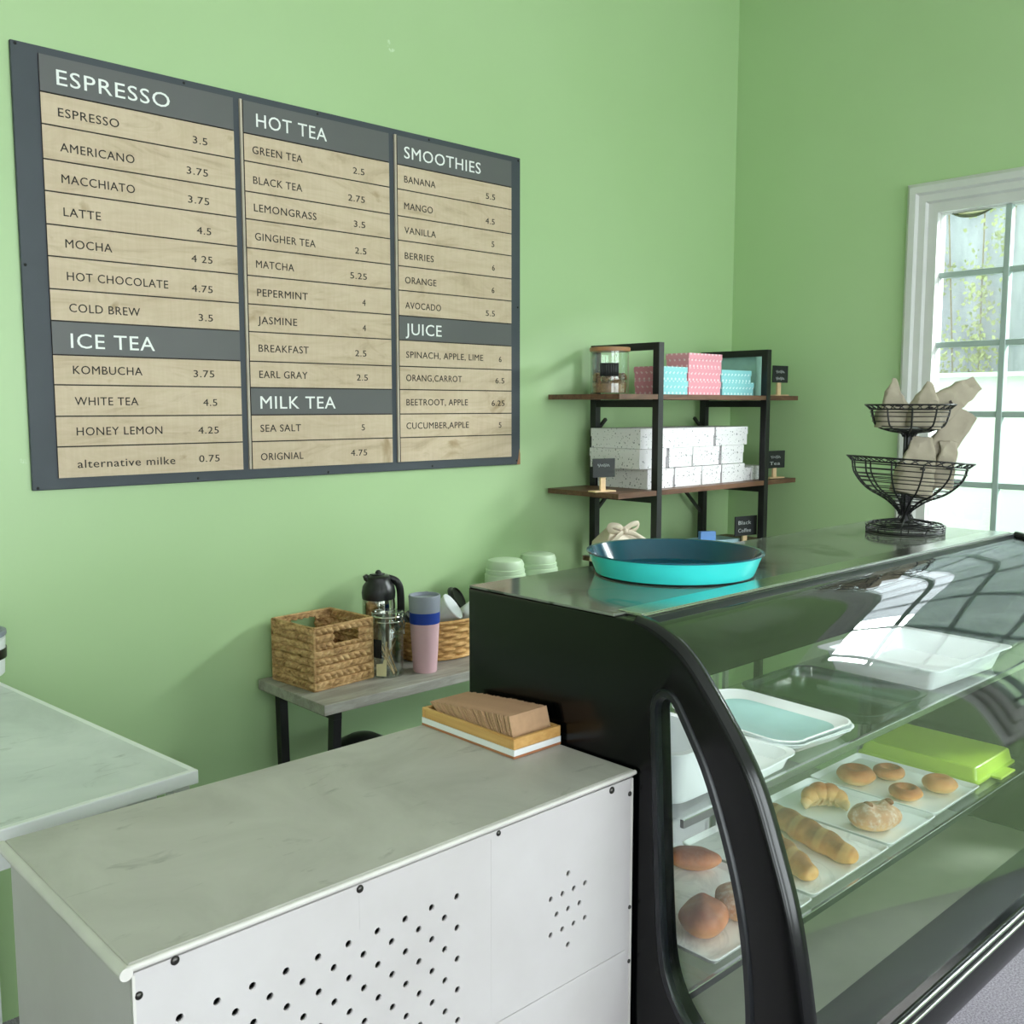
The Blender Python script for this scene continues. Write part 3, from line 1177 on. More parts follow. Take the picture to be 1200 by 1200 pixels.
b.faces.new(r1)
dshift(finish(b, 'bumper', 'black_frame', dc, 30))
for z, y in ((.597, .6425), (.578, .6420)):
    b = B()
    tube(b, [(XA, y, z), (XB, y, z)], .0032, 10)
    dshift(finish(b, 'bumper_rail', 'chrome', dc))
# back frame and sliding glass doors
b = B()
box(b, XA, XB, 1.325, 1.349, .44, .475)
box(b, XA, XA + .025, 1.325, 1.349, .475, .93)
box(b, XB - .025, XB, 1.325, 1.349, .475, .93)
dshift(finish(b, 'back_frame', 'steel', dc, 0))
b = B()
box(b, XA, XB, 1.322, 1.349, .93, 1.1918)
dshift(finish(b, 'back_header', 'black', dc, 0))
xm = (XA + XB) / 2
for xa, xb, y in ((XA + .025, xm + .02, 1.329), (xm - .02, XB - .025, 1.338)):
    b = B()
    box(b, xa, xb, y, y + .004, .475, .93)
    dr = dshift(finish(b, 'sliding_door', 'case_glass', dc, 0))
    b = B()
    for q in ((xa, xa + .014), (xb - .014, xb)):
        box(b, *q, y - .002, y + .006, .476, .929)
    dshift(finish(b, 'door_stile', 'steel', dr, 0))
# end upright inside, plinth and feet
b = B()
box(b, X0 + .03, X1 - .03, 1.20, 1.33, .06, .435)
dshift(finish(b, 'plinth', 'black', dc, 0))
for x in (X0 + .05, X1 - .05):
    b = B()
    box(b, x - .02, x + .02, 1.26, 1.30, 0, .0598)
    dshift(finish(b, 'foot', 'black_metal', dc, 0))

# ------------------------------------------------------------ trays in the case
ZL = .6355


def flat_tray(name, w, d, label, mat, rim=.012, wavy=False):
    t = thing(name, label, 'tray')
    b = B()
    outer = rrect(-w / 2, w / 2, -d / 2, d / 2, .012, 4)
    n = len(outer)

    def lay(k, z):
        return [b.verts.new((x * k + (0 if not wavy else 0), y * k, z + (0.004 * (1 if (abs(x) < w * .22 and abs(y) > d * .45) else 0) if wavy and z > .004 else 0))) for x, y in outer]
    L = [lay(.94, 0), lay(1.0, rim), lay(.985, rim + .001), lay(.925, .004)]
    b.faces.new(L[0][::-1])
    for a, c in zip(L, L[1:]):
        for i in range(n):
            j = (i + 1) % n
            b.faces.new((a[i], a[j], c[j], c[i]))
    b.faces.new(L[-1])
    finish(b, 'tray_body', mat, t, 35)
    return t


def place(o, x, y, z, rz=0):
    o.location = (x, y, z)
    o.rotation_euler = (0, 0, rz)
    return o


ta = place(flat_tray('serving_tray', .31, .31, 'white marble-look tray nearest the side window of the case, with three round loaves', 'marble_tray'), 1.4425, 1.045, ZL)
tb = place(flat_tray('serving_tray', .30, .31, 'white marble-look tray under the two baguettes', 'marble_tray'), 1.757, 1.05, ZL)
tc_ = place(flat_tray('serving_tray', .215, .315, 'white notched tray under the croissant and the floury roll', 'white_tray', .013, True), 2.022, 1.055, ZL)
td = place(flat_tray('serving_tray', .245, .315, 'white notched tray under the four ring buns', 'white_tray', .013, True), 2.258, 1.06, ZL)
tg = thing('lime_tray', 'lime green plastic tray lying upside down at the far end of the case shelf', 'tray', (2.53, 1.078, ZL))


def deep_tray(t, w, d, h, mat, rim=.012, r=.02, wall=.004, handle=True, label_part='tray_body'):
    b = B()
    o0 = rrect(-w / 2, w / 2, -d / 2, d / 2, r, 5)
    n = len(o0)

    def lay(k, z):
        return [b.verts.new((x + (-k if x > 0 else k) * 1, y + (-k if y > 0 else k), z)) for x, y in o0]
    L = [lay(rim, 0), lay(rim * .3, h), lay(-rim * .4, h + .001), lay(-rim * .4, h + .004), lay(rim * .3 + wall, h + .003), lay(rim + wall, wall)]
    b.faces.new(L[0][::-1])
    for a, c in zip(L, L[1:]):
        for i in range(n):
            j = (i + 1) % n
            b.faces.new((a[i], a[j], c[j], c[i]))
    b.faces.new(L[-1])
    return finish(b, label_part, mat, t, 35)


b = B()
o0 = rrect(-.5, .5, -.5, .5, .04, 4)
L = []
for kx, ky, z in ((.238, .314, 0), (.238, .314, .005), (.226, .302, .006), (.214, .290, .034), (.208, .284, .0365)):
    L.append([b.verts.new((x * kx, y * ky, z)) for x, y in o0])
for a, c in zip(L, L[1:]):
    for i in range(len(o0)):
        k = (i + 1) % len(o0)
        b.faces.new((a[i], a[k], c[k], c[i]))
b.faces.new(L[0][::-1])
b.faces.new(L[-1])
finish(b, 'tray_body', 'lime', tg, 30)
for q in (-1, 1):
    b = B()
    box(b, -.045, .045, q * .170 - .013, q * .170 + .013, .0, .006)
    finish(b, 'handle', 'lime', tg, 0, .002)

ZU = .9155


def mint_tray(label, x, y, z, rz, mat, w=.225, d=.31):
    t = thing('mint_tray', label, 'tray', (x, y, z), rz)
    b = B()
    o0 = rrect(-w / 2, w / 2, -d / 2, d / 2, .05, 7)
    n = len(o0)

    def lay(k, z):
        res = []
        for q, w_ in o0:
            s = 1 - k / (w / 2)
            dip = 0.007 * max(0, 1 - (q / (w * .32)) ** 2) if abs(w_) > d * .44 and z > .006 else 0
            res.append(b.verts.new((q * s, w_ * s, z + dip)))
        return res
    L = [lay(.016, 0), lay(.003, .016), lay(0, .018), lay(.003, .019), lay(.02, .005)]
    b.faces.new(L[0][::-1])
    for a, c in zip(L, L[1:]):
        for i in range(n):
            j = (i + 1) % n
            b.faces.new((a[i], a[j], c[j], c[i]))
    f = b.faces.new(L[-1])
    f.material_index = 1
    finish(b, 'tray_body', ['white_tray', mat], t, 40)
    return t


rz_t = radians(-4)
for i, (lab, dx, dy) in enumerate((('lowest white-rimmed tray of the stack on the upper case shelf', .012, .004), ('middle white-rimmed tray of the stack on the upper case shelf', .006, -.004), ('top tray of the stack, mint green inside, on the upper case shelf', 0, 0))):
    mint_tray(lab, 1.655 + dx, 1.055 + dy, ZU + .0075 * i, rz_t + .02 * (i - 2), 'mint_tray')
wt = thing('handled_tray', 'white tray with a slot handle beside the stack of mint trays', 'tray', (1.46, 1.03, ZU), radians(3))
deep_tray(wt, .145, .27, .022, 'white_tray', .01, .03)
b = B()
tube(b, [(-.03, .128, .026), (-.026, .15, .03), (.026, .15, .03), (.03, .128, .026)], .006, 8)
finish(b, 'handle', 'white_tray', wt)
wb_ = thing('white_tub', 'tall white tub on the upper case shelf behind the side window', 'tub', (1.30, 1.09, ZU))
deep_tray(wb_, .17, .34, .085, 'white_tray', .012, .03)
ck = thing('clear_tray', 'smoky clear plastic tray between the mint trays and the big white tray', 'tray', (1.95, 1.06, ZU))
deep_tray(ck, .27, .32, .02, 'tray_clear', .008, .05)
bt = thing('deep_tray', 'large deep white tray with slot handle at the far end of the upper shelf', 'tray', (2.33, 1.055, ZU), radians(-3))
deep_tray(bt, .36, .29, .05, 'white_tray', .022, .015)
b = B()
vs = [b.verts.new(p) for p in ((-.045, .138, .026), (.045, .138, .026), (.045, .1395, .038), (-.045, .1395, .038))]
b.faces.new(vs)
sl = finish(b, 'slot_handle', plain('slot_grey', srgb(120, 130, 132), .6), bt, 0)
md = sl.modifiers.new('thick', 'SOLIDIFY')
md.thickness = .0015


# ------------------------------------------------------------ bread
def blob(name, fn, mats, label, cat, loc, rz=0, nu=40, nv=24, group=None, parent=None):
    """closed surface from fn(theta, phi) -> (x, y, z)"""
    b = B()
    rows = []
    for i in range(nv + 1):
        ph = -pi / 2 + pi * i / nv
        if i in (0, nv):
            rows.append([b.verts.new(fn(0, ph))])
        else:
            rows.append([b.verts.new(fn(2 * pi * j / nu, ph)) for j in range(nu)])
    for a, c in zip(rows, rows[1:]):
        for j in range(nu):
            k = (j + 1) % nu
            if len(a) == 1:
                b.faces.new((a[0], c[k], c[j]))
            elif len(c) == 1:
                b.faces.new((a[j], a[k], c[0]))
            else:
                b.faces.new((a[j], a[k], c[k], c[j]))
    o = finish(b, name, mats, parent, 180)
    if label:
        o.location = loc
        o.rotation_euler = (0, 0, rz)
        tag(o, label, cat, group)
    return o


def bun_fn(r, h, dimple, seed, squash=1.0):
    def fn(th, ph):
        c, s = cos(ph), sin(ph)
        k = 1 + .05 * noise.noise(Vector((cos(th) * 1.3 + seed, sin(th) * 1.3, s)))
        z = h * (s * .5 + .5)
        if s < 0:
            z = h * .5 * (1 - (-s) ** 1.4)
        d = c * 1.0
        z -= dimple * h * math.exp(-(d / .26) ** 2) * (1 if s > 0 else 0)
        return (r * c ** .75 * cos(th) * k, r * c ** .75 * sin(th) * k * squash, z)
    return fn


ZR = ZL + .0045
GB = 'ring buns on the notched tray'
blob('ring_bun', bun_fn(.045, .044, .35, 1), 'donut', 'darkest ring bun, at the back left of its tray', 'bun', (2.197, 1.125, ZR), .2)
blob('ring_bun', bun_fn(.038, .034, .75, 5), 'donut', 'ring bun at the back right of its tray, hole showing', 'bun', (2.285, 1.085, ZR), .9)
blob('ring_bun', bun_fn(.038, .034, .8, 9), 'donut', 'ring bun at the front left of its tray, nearest the floury roll', 'bun', (2.19, .998, ZR), 2)
blob('ring_bun', bun_fn(.040, .038, .15, 13), 'donut_pale', 'pale bun without a hole at the front right of its tray', 'bun', (2.295, .965, ZR), 1)
# croissant
b = B()
pts, rad = [], []
for i in range(73):
    t = i / 72
    a = radians(-95 + 190 * t)
    seg = abs(sin(pi * t * 6.0)) ** .6
    env = sin(pi * min(max(t, .015), .985)) ** .8
    rad.append(.003 + .0205 * env * (.62 + .44 * seg) * (1 + .25 * t))
    pts.append((.028 * cos(a), .044 * sin(a), .002 + rad[-1] * .95))
tube(b, pts, rad, 18)
cr = finish(b, 'croissant', 'croissant', None, 180)
place(cr, 1.995, 1.09, ZR, radians(40))
tag(cr, 'golden crescent croissant on the notched tray behind the floury roll', 'croissant')


# floury roll
def roll_fn(th, ph):
    c, s = cos(ph), sin(ph)
    x, y = .062 * c ** .7 * cos(th), .045 * c ** .7 * sin(th)
    z = .052 * (s * .5 + .5) if s > 0 else .026 * (1 - (-s) ** 1.5)
    z *= 1 + .12 * noise.noise(Vector((x * 40, y * 40, 1)))
    for cx in (-.024, .03):
        z += .012 * math.exp(-((x - cx) / .010) ** 2 - ((y - .004) / .014) ** 2) * (1 if s > 0 else 0)
    return (x, y, max(z, 0))


fr_ = thing('floury_roll', 'floury crusty roll with two split ears, in front of the croissant', 'bread roll', (1.985, .97, ZR), radians(-24))
blob('crust', roll_fn, 'floury', None, None, None, parent=fr_)
for cx in (-.024, .03):
    b = B()
    bmesh.ops.create_uvsphere(b, u_segments=14, v_segments=8, radius=1, matrix=Matrix.Translation((cx + .003, -.003, .057)) @ Matrix.Rotation(.5, 4, 'Z') @ Matrix.Diagonal((.006, .011, .007, 1)))
    finish(b, 'split', 'crust_dark', fr_)


def baguette_fn(L, r, seed):
    def fn(th, ph):
        c, s = cos(ph), sin(ph)
        x = L / 2 * s
        e = c ** .55 if c > 0 else 0
        slash = 1 + .07 * sin((x / L * 4.4 + .12 * sin(th)) * 2 * pi + seed)
        k = e * slash
        y = r * cos(th) * k
        z = r * .8 * sin(th) * k + r * .62
        z = max(z, .0006 + .0 * x)
        return (x, y + .006 * sin(x * 12 + seed), z)
    return fn


blob('baguette', baguette_fn(.275, .031, .5), 'baguette', 'longer browner baguette, farther from the side panel', 'baguette', (1.825, 1.035, ZR), radians(67), 28, 60)
blob('baguette', baguette_fn(.235, .030, 2.2), 'baguette', 'shorter golden baguette with an orange tip, nearer the side panel', 'baguette', (1.713, 1.03, ZR), radians(63), 28, 60)


def loaf_fn(rx, ry, h, seed, ridge=0.0):
    def fn(th, ph):
        c, s = cos(ph), sin(ph)
        x, y = rx * c ** .75 * cos(th), ry * c ** .75 * sin(th)
        z = h * (s * .5 + .5) if s > 0 else h * .5 * (1 - (-s) ** 1.5)
        k = 1 + .08 * noise.noise(Vector((x * 30 + seed, y * 30, z * 30)))
        z += ridge * math.exp(-((y - .2 * x) / .012) ** 2) * max(s, 0)
        return (x * k, y * k, max(z * k, 0))
    return fn


blob('bread_loaf', loaf_fn(.052, .042, .055, 2, .006), 'bread_red', 'reddish round loaf at the front of the marble tray by the side window', 'bread', (1.362, .967, ZR), .5)
blob('bread_loaf', loaf_fn(.05, .04, .055, 7, -.004), 'floury', 'floury loaf beside the reddish loaf on the marble tray', 'bread', (1.452, .957, ZR), 1.1)
blob('bread_loaf', loaf_fn(.045, .036, .045, 11), 'baguette', 'golden loaf at the back left of the marble tray by the side window', 'bread', (1.395, 1.12, ZR), .2)
blob('bread_loaf', loaf_fn(.055, .03, .042, 17), 'bread_red', 'narrow pinkish-brown loaf at the back right of the marble tray', 'bread', (1.545, 1.125, ZR), 2.2)

# ------------------------------------------------------------ things on the case top
ZC = 1.2268
rt = thing('round_tray', 'large round turquoise tray with dark teal inside on the stone top', 'tray', (1.536, 1.178, ZC))
b = B()
R0, R1, HT = .152, .167, .041
lathe(b, [(0, 0), (R0 - .004, 0), (R0, .002), (R1, HT)], n=96, mi=0)
lathe(b, [(R1, HT), (R1 + .004, HT + .0015), (R1 + .003, HT + .004), (R1 - .002, HT + .003), (R0 - .005, .006), (R0 - .012, .003), (0, .003)], n=96, mi=1)
bmesh.ops.remove_doubles(b, verts=b.verts, dist=1e-5)
finish(b, 'tray_body', ['teal_out', 'teal_in'], rt, 35)
b = B()
lathe(b, [(R0 - .006, .0002), (R0 + .0012, .0002), (R0 + .0018, .003), (R0 + .0005, .003)], n=96)
finish(b, 'base_ring', 'black_plastic', rt)

fs = thing('fruit_stand', 'black wire two-tier basket stand holding paper bags on the case top', 'basket stand', (2.475, 1.160, ZC), radians(20))


def wire_bowl(prof, nrib, rims, wire, rib, scallop=True):
    """prof: (r, z) from bottom to rim; rims: number of horizontal wires"""
    b = B()
    P = smooth_pts([(r, z, 0) for r, z in prof], 8)
    for k in range(nrib):
        a = 2 * pi * k / nrib + .15
        tube(b, [(p.x * cos(a), p.x * sin(a), p.y) for p in P], rib, 6)
    L = len(P) - 1
    for i in range(rims):
        p = P[round(L * (i + 1) / (rims + 1))]
        if p.x > .012:
            tube(b, ring(0, 0, p.y, p.x, n=44), wire, 5, True)
    r, z = prof[-1]
    tube(b, ring(0, 0, z, r, n=64), rib, 6, True)
    if scallop:
        tube(b, ring(0, 0, z + .011, r + .012, n=64), rib, 6, True)
        n = 30
        for k in range(n):
            a0 = 2 * pi * k / n
            pts = []
            for j in range(9):
                t = j / 8
                a = a0 + (t - .5) * 2 * pi / n * 1.7
                q = sin(pi * t)
                pts.append(((r + .012 * q) * cos(a), (r + .012 * q) * sin(a), z + .011 * q))
            tube(b, pts, wire, 5)
    return b


b = B()
tube(b, ring(0, 0, .003, .094, n=56), .003, 8, True)
tube(b, ring(0, 0, .022, .088, n=56), .0022, 8, True)
for q in (.076, .064, .052, .04, .028):
    tube(b, ring(0, 0, .022 + (.1 - q) * .12, q, n=44), .0012, 5, True)
for q in (.008, .013, .018):
    tube(b, ring(0, 0, q, .096, n=56), .0012, 5, True)
for k in range(10):
    a = 2 * pi * k / 10
    tube(b, [(r * cos(a), r * sin(a), z) for r, z in ((.094, .003), (.097, .012), (.088, .022), (.06, .028), (.02, .034), (.014, .046))], .0018, 6)
finish(b, 'base', 'black_metal', fs)
b = B()
lathe(b, [(0, .026), (.013, .026), (.010, .045), (.009, .25), (.016, .256), (0, .256)], n=20)
for k in range(8):
    a = 2 * pi * k / 8
    tube(b, [(.0105 * cos(a), .0105 * sin(a), .03), (.0105 * cos(a), .0105 * sin(a), .248)], .0022, 5)
finish(b, 'stem', 'black_metal', fs)
b = wire_bowl([(.013, .045), (.02, .058), (.05, .082), (.10, .108), (.133, .144), (.141, .175)], 12, 15, .0013, .0023)
lb = finish(b, 'lower_bowl', 'black_metal', fs)
# the lower bowl hangs a little askew
vd = Vector((.682, -.731, 0))
lb.data.transform(Matrix.Rotation(radians(-20), 4, 'Z'))
mt = Matrix.Translation((0, 0, .11)) @ Matrix.Rotation(radians(4.5), 4, Vector((.731, .682, 0)).normalized() if False else Vector((.684, .729, 0))) @ Matrix.Translation((0, 0, -.11))
lb.data.transform(mt)
lb.data.transform(Matrix.Rotation(radians(20), 4, 'Z').inverted() if False else Matrix.Identity(4))
b = wire_bowl([(.014, .245), (.022, .255), (.05, .260), (.082, .272), (.093, .297), (.096, .315)], 10, 9, .0013, .0023)
finish(b, 'upper_bowl', 'black_metal', fs)


def paper_bag(label, loc, w, d, h, rot, fold, seed, group=None, tip=.25):
    t = thing('paper_bag', label, 'paper bag', loc)
    t.rotation_euler = rot
    b = B()
    nz, nu = 18, 32
    rows = []
    for i in range(nz + 1):
        q = i / nz
        e = 1 - (max(0, (q - .3) / .7) ** 1.05 if tip < .2 else q ** 1.5) * (1 - tip)
        dd = d * (1 - q ** 1.3 * .95)
        row = []
        for j in range(nu):
            a = 2 * pi * j / nu
            cx, sx = cos(a), sin(a)
            px = abs(cx) ** .6 * (1 if cx > 0 else -1) * w / 2 * e
            # gusset folds pulled in at the sides
            py = abs(sx) ** .7 * (1 if sx > 0 else -1) * dd / 2
            p = Vector((px, py, h * q))
            nn = noise.noise_vector(p * 34 + Vector((seed, seed * 2, 0))) * .0075 + noise.noise_vector(p * 85 + Vector((seed, 0, seed))) * .0030
            nn *= min(1, q * 5 + .15)
            if q > .7:
                py += fold * (q - .7) * 3.3 * d * .45
            row.append(b.verts.new(Vector((px, py, h * q)) + nn))
        rows.append(row)
    for r0, r1 in zip(rows, rows[1:]):
        for j in range(nu):
            k = (j + 1) % nu
            b.faces.new((r0[j], r0[k], r1[k], r1[j]))
    b.faces.new(rows[0][::-1])
    b.faces.new(rows[-1])
    finish(b, 'bag_body', 'bag', t, 22)
    b = B()
    box(b, -.006, .006, -d * .5 - .003, -d * .5 - .0005, h * .42, h * .46)
    finish(b, 'stamp', 'ink', t, 0)
    return t


bx, by = 2.475, 1.160
rzc = radians(-43)
paper_bag('pointed paper bag at the left of the upper basket', (bx - .034, by + .030, ZC + .268), .084, .056, .126, (0, radians(2), rzc), .2, 1, None, .10)
paper_bag('pointed paper bag at the front centre of the upper basket', (bx - .002, by - .035, ZC + .268), .088, .06, .116, (0, radians(6), rzc), -.2, 4, None, .14)
paper_bag('folded paper bag leaning out to the right of the upper basket', (bx + .030, by - .015, ZC + .292), .085, .06, .165, (0, radians(58), rzc), .1, 9, None, .5)
paper_bag('crumpled paper bag lying against the stem in the lower basket', (bx - .02, by - .02, ZC + .098), .105, .065, .15, (radians(-6), radians(14), rzc), .2, 13, None, .55)
paper_bag('tall folded paper bag leaning far out to the right of the lower basket', (bx + .035, by - .005, ZC + .105), .08, .05, .235, (radians(4), radians(29), rzc), -.1, 17, None, .85)
paper_bag('curled paper bag in front of the tall bag in the lower basket', (bx + .055, by - .06, ZC + .115), .06, .045, .12, (radians(4), radians(10), rzc), .3, 23, None, .7)

# ------------------------------------------------------------ bench against the wall
bn = thing('console_bench', 'console table with grey weathered wood top and black metal legs against the green wall', 'table', (2.0, 2.4, 0))
bo = Vector((-2.0, -2.4, 0))


def bshift(o):
    o.data.transform(Matrix.Translation(bo))
    return o


BX0, BX1, BY0, BY1, BZ = 1.405, 2.60, 2.235, 2.592, .75
b = B()
box(b, BX0, BX1, BY0, BY1, BZ - .03, BZ)
bshift(finish(b, 'bench_top', 'bench', bn, 0, .002))
b = B()
for x in (BX0 + .055, BX1 - .055):
    box(b, x - .0125, x + .0125, BY0 + .02, BY1 - .02, BZ - .055, BZ - .0302)
bshift(finish(b, 'top_rail', 'black_metal', bn, 0))
for x in (BX0 + .055, BX1 - .055):
    for y, dy in ((BY0 + .035, .05), (BY1 - .035, -.02)):
        b = B()
        bar(b, (x, y, BZ - .0552), (x, y + dy, 0.001), .026, .026)
        bshift(finish(b, 'leg', 'black_metal', bn, 0))

bin_ = thing('waste_bin', 'black rounded bin lid showing below the console table', 'bin', (1.625, 2.38, 0))
b = B()
lathe(b, [(0, 0), (.07, 0), (.088, .48), (0, .48)], n=36)
finish(b, 'body', 'black_plastic', bin_)
b = B()
lathe(b, [(.0, .4805), (.092, .4805), (.094, .50), (.09, .535), (.072, .565), (.04, .582), (0, .588)], n=36)
finish(b, 'lid', 'black_plastic', bin_)


# woven square basket
def weave_panel(bm, p0, du, dv, nrm, w, h, rows, k, seed, hole=None, amp=.009):
    nu, nv = int(k * 9), rows * 8
    grid = []
    for j in range(nv + 1):
        v = j / nv
        r = v * rows
        row_i = min(int(r), rows - 1)
        fr = r - row_i
        line = []
        for i in range(nu + 1):
            u = i / nu
            sg = 1 if row_i % 2 else -1
            st = abs(sin(u * k * pi + row_i * 1.3 + (fr - .5) * 2.4 * sg)) ** .7
            bulge = amp * sqrt(max(0, 1 - (2 * (fr - .5)) ** 2)) * (.2 + .8 * st)
            bulge += .0012 * noise.noise(Vector((u * 60 + seed, v * 40, 0)))
            ed = min(u, 1 - u, .04) / .04
            q = p0 + du * (u * w) + dv * (v * h) + nrm * (bulge * ed)
            line.append(bm.verts.new(q))
        grid.append(line)
    for j in range(nv):
        for i in range(nu):
            if hole:
                u, v = (i + .5) / nu, (j + .5) / nv
                if hole[0] < u < hole[1] and hole[2] < v < hole[3]:
                    continue
            bm.faces.new((grid[j][i], grid[j][i + 1], grid[j + 1][i + 1], grid[j + 1][i]))


wk = thing('wicker_basket', 'square woven basket with cut-out handles at the left end of the console table', 'basket', (1.550, 2.468, BZ + .0005), radians(4.5))
bw, bd, bh = .208, .20, .182
b = B()
X, Y, Z = Vector((1, 0, 0)), Vector((0, 1, 0)), Vector((0, 0, 1))
hl = (.31, .74, .68, .90)
weave_panel(b, Vector((-bw / 2, -bd / 2, .004)), X, Z, -Y, bw, bh - .006, 8, 10, 1, hl)
weave_panel(b, Vector((bw / 2, bd / 2, .004)), -X, Z, Y, bw, bh - .006, 8, 10, 2, (.27, .70, .66, .90))
weave_panel(b, Vector((-bw / 2, bd / 2, .004)), -Y, Z, -X, bd, bh - .006, 8, 10, 3)
weave_panel(b, Vector((bw / 2, -bd / 2, .004)), Y, Z, X, bd, bh - .006, 8, 10, 4)
wv = finish(b, 'woven_side', 'basket', wk, 60)
md = wv.modifiers.new('thick', 'SOLIDIFY')
md.thickness = .007
md.offset = -1
b = B()
rc = [(-bw / 2, -bd / 2), (bw / 2, -bd / 2), (bw / 2, bd / 2), (-bw / 2, bd / 2)]
for i in range(4):
    j = (i + 1) % 4
    for z in (.003, bh - .002):
        a, c = Vector((*rc[i], z)), Vector((*rc[j], z))
        n = 60
        tube(b, [a.lerp(c, q / n) + Vector((0, 0, .0006 * sin(q * 2))) for q in range(n + 1)], .0042, 8)
    tube(b, [(*rc[i], .003), (*rc[i], bh - .002)], .0042, 8)
for (s, u0, u1, v0) in ((-1, hl[0], hl[1], hl[2]), (1, .28, .70, .70)):
    tube(b, [(-bw / 2 + bw * u0, s * bd / 2, v0 * bh), (-bw / 2 + bw * u1, s * bd / 2, v0 * bh)], .004, 8)
finish(b, 'rim', 'basket', wk)
b = B()
box(b, -bw / 2 + .006, bw / 2 - .006, -bd / 2 + .006, bd / 2 - .006, .002, .006)
finish(b, 'bottom', 'basket', wk, 0)

# thermal carafe
tf = thing('thermal_carafe', 'stainless steel thermal carafe with black top and handle behind the glass jar', 'carafe', (1.775, 2.50, BZ))
b = B()
lathe(b, [(0, 0), (.048, 0), (.051, .006), (.051, .19), (.050, .205), (0, .206)], n=40)
finish(b, 'body', 'stainless', tf)
b = B()
lathe(b, [(0, .2065), (.051, .2065), (.0525, .225), (.049, .245), (.038, .26), (.037, .274), (.03, .279), (0, .279)], n=40)
tube(b, [(-.020, .01, .262), (-.034, .016, .272), (-.038, .018, .280)], [.013, .011, .007], 10)
finish(b, 'stopper', 'black_plastic', tf)
b = B()
box(b, -.026, .018, -.011, .011, .2795, .284)
bmesh.ops.create_uvsphere(b, u_segments=12, v_segments=8, radius=.010, matrix=Matrix.Translation((.0, 0, .285)))
finish(b, 'lever', 'black_plastic', tf, 40, .002)
b = B()
tube(b, smooth_pts([(.026, -.014, .268), (.046, -.028, .258), (.056, -.036, .23), (.056, -.038, .16), (.048, -.034, .12), (.036, -.026, .11)], 6), .010, 10, flat=(.8, 1.2))
finish(b, 'handle', 'black_plastic', tf)

# clip-top jar with stirrers
gj = thing('clip_jar', 'clip-top glass jar with a black label and wooden stirrers beside the woven basket', 'jar', (1.715, 2.372, BZ + .0005))
b = B()
lathe(b, [(0, 0), (.044, 0), (.047, .004), (.047, .155), (.043, .168), (.043, .178), (.041, .178), (.041, .168), (.0445, .154), (.0445, .006), (0, .004)], n=40)
finish(b, 'glass_body', 'jar_glass', gj)
b = B()
lathe(b, [(0, .1845), (.046, .1845), (.048, .1885), (.046, .192), (.02, .196), (0, .196)], n=40)
finish(b, 'lid', 'jar_glass', gj)
b = B()
tube(b, ring(0, 0, .1808, .0455, n=40), .0022, 8, True)
tube(b, ring(0, 0, .166, .0455, n=40), .0014, 6, True)
a = radians(-60)
r_ = .0475
tube(b, [(r_ * cos(a), r_ * sin(a), .181), (.056 * cos(a), .056 * sin(a), .165), (.052 * cos(a), .052 * sin(a), .14), (.057 * cos(a - .15), .057 * sin(a - .15), .13), (.052 * cos(a + .1), .052 * sin(a + .1), .125), (r_ * cos(a), r_ * sin(a), .166)], .0018, 6)
finish(b, 'wire_clip', 'stainless', gj)
b = B()
for k in range(9):
    a = radians(-188 + 5 * k)
    if k < 8:
        a2 = a + radians(5)
        q = [b.verts.new((.0478 * cos(t), .0478 * sin(t), z)) for t, z in ((a, .06), (a2, .06), (a2, .115), (a, .115))]
        b.faces.new(q)
lbp = finish(b, 'label', 'slate', gj)
md = lbp.modifiers.new('thick', 'SOLIDIFY')
md.thickness = .0006
b = B()
q = [b.verts.new(Matrix.Rotation(radians(-55), 3, 'Z') @ Vector(p)) for p in ((-.018, -.0515, .008), (.012, -.0515, .008), (.014, -.0515, .058), (.005, -.0515, .058), (.002, -.0515, .046), (-.018, -.0515, .043))]
b.faces.new(q)
tgp = finish(b, 'paper_tag', 'kraft_tag', gj, 0)
md = tgp.modifiers.new('thick', 'SOLIDIFY')
md.thickness = .0008
md.offset = 1
rs = random.Random(11)
for k in range(9):
    b = B()
    a = rs.uniform(0, 6.3)
    r0, r1 = rs.uniform(.01, .03), rs.uniform(.015, .037)
    bar(b, (r0 * cos(a + 2), r0 * sin(a + 2), .007), (r1 * cos(a), r1 * sin(a), rs.uniform(.07, .125)), .006, .0016)
    st_ = tag(finish(b, 'wooden_stirrer', 'pale_wood', None, 0), 'flat wooden stirrer inside the clip-top glass jar', 'stirrer', 'wooden stirrers in the clip-top jar')
    st_.location = (1.715, 2.372, BZ + .0005)

# travel cup
tv = thing('travel_cup', 'tall pink travel cup with blue band and grey lid on the console table', 'travel cup', (1.822, 2.33, BZ))
b = B()
lathe(b, [(0, 0), (.0345, 0), (.036, .003), (.0445, .15), (0, .15)], n=48)
finish(b, 'body', 'pink', tv)
b = B()
lathe(b, [(0, .1502), (.0455, .1502), (.0465, .184), (0, .184)], n=48)
finish(b, 'band', 'blue', tv, 40)
b = B()
lathe(b, [(0, .1842), (.0465, .1842), (.0483, .231), (.047, .235), (.043, .235), (.041, .225), (0, .225)], n=48)
finish(b, 'lid', 'lid_grey', tv, 40)

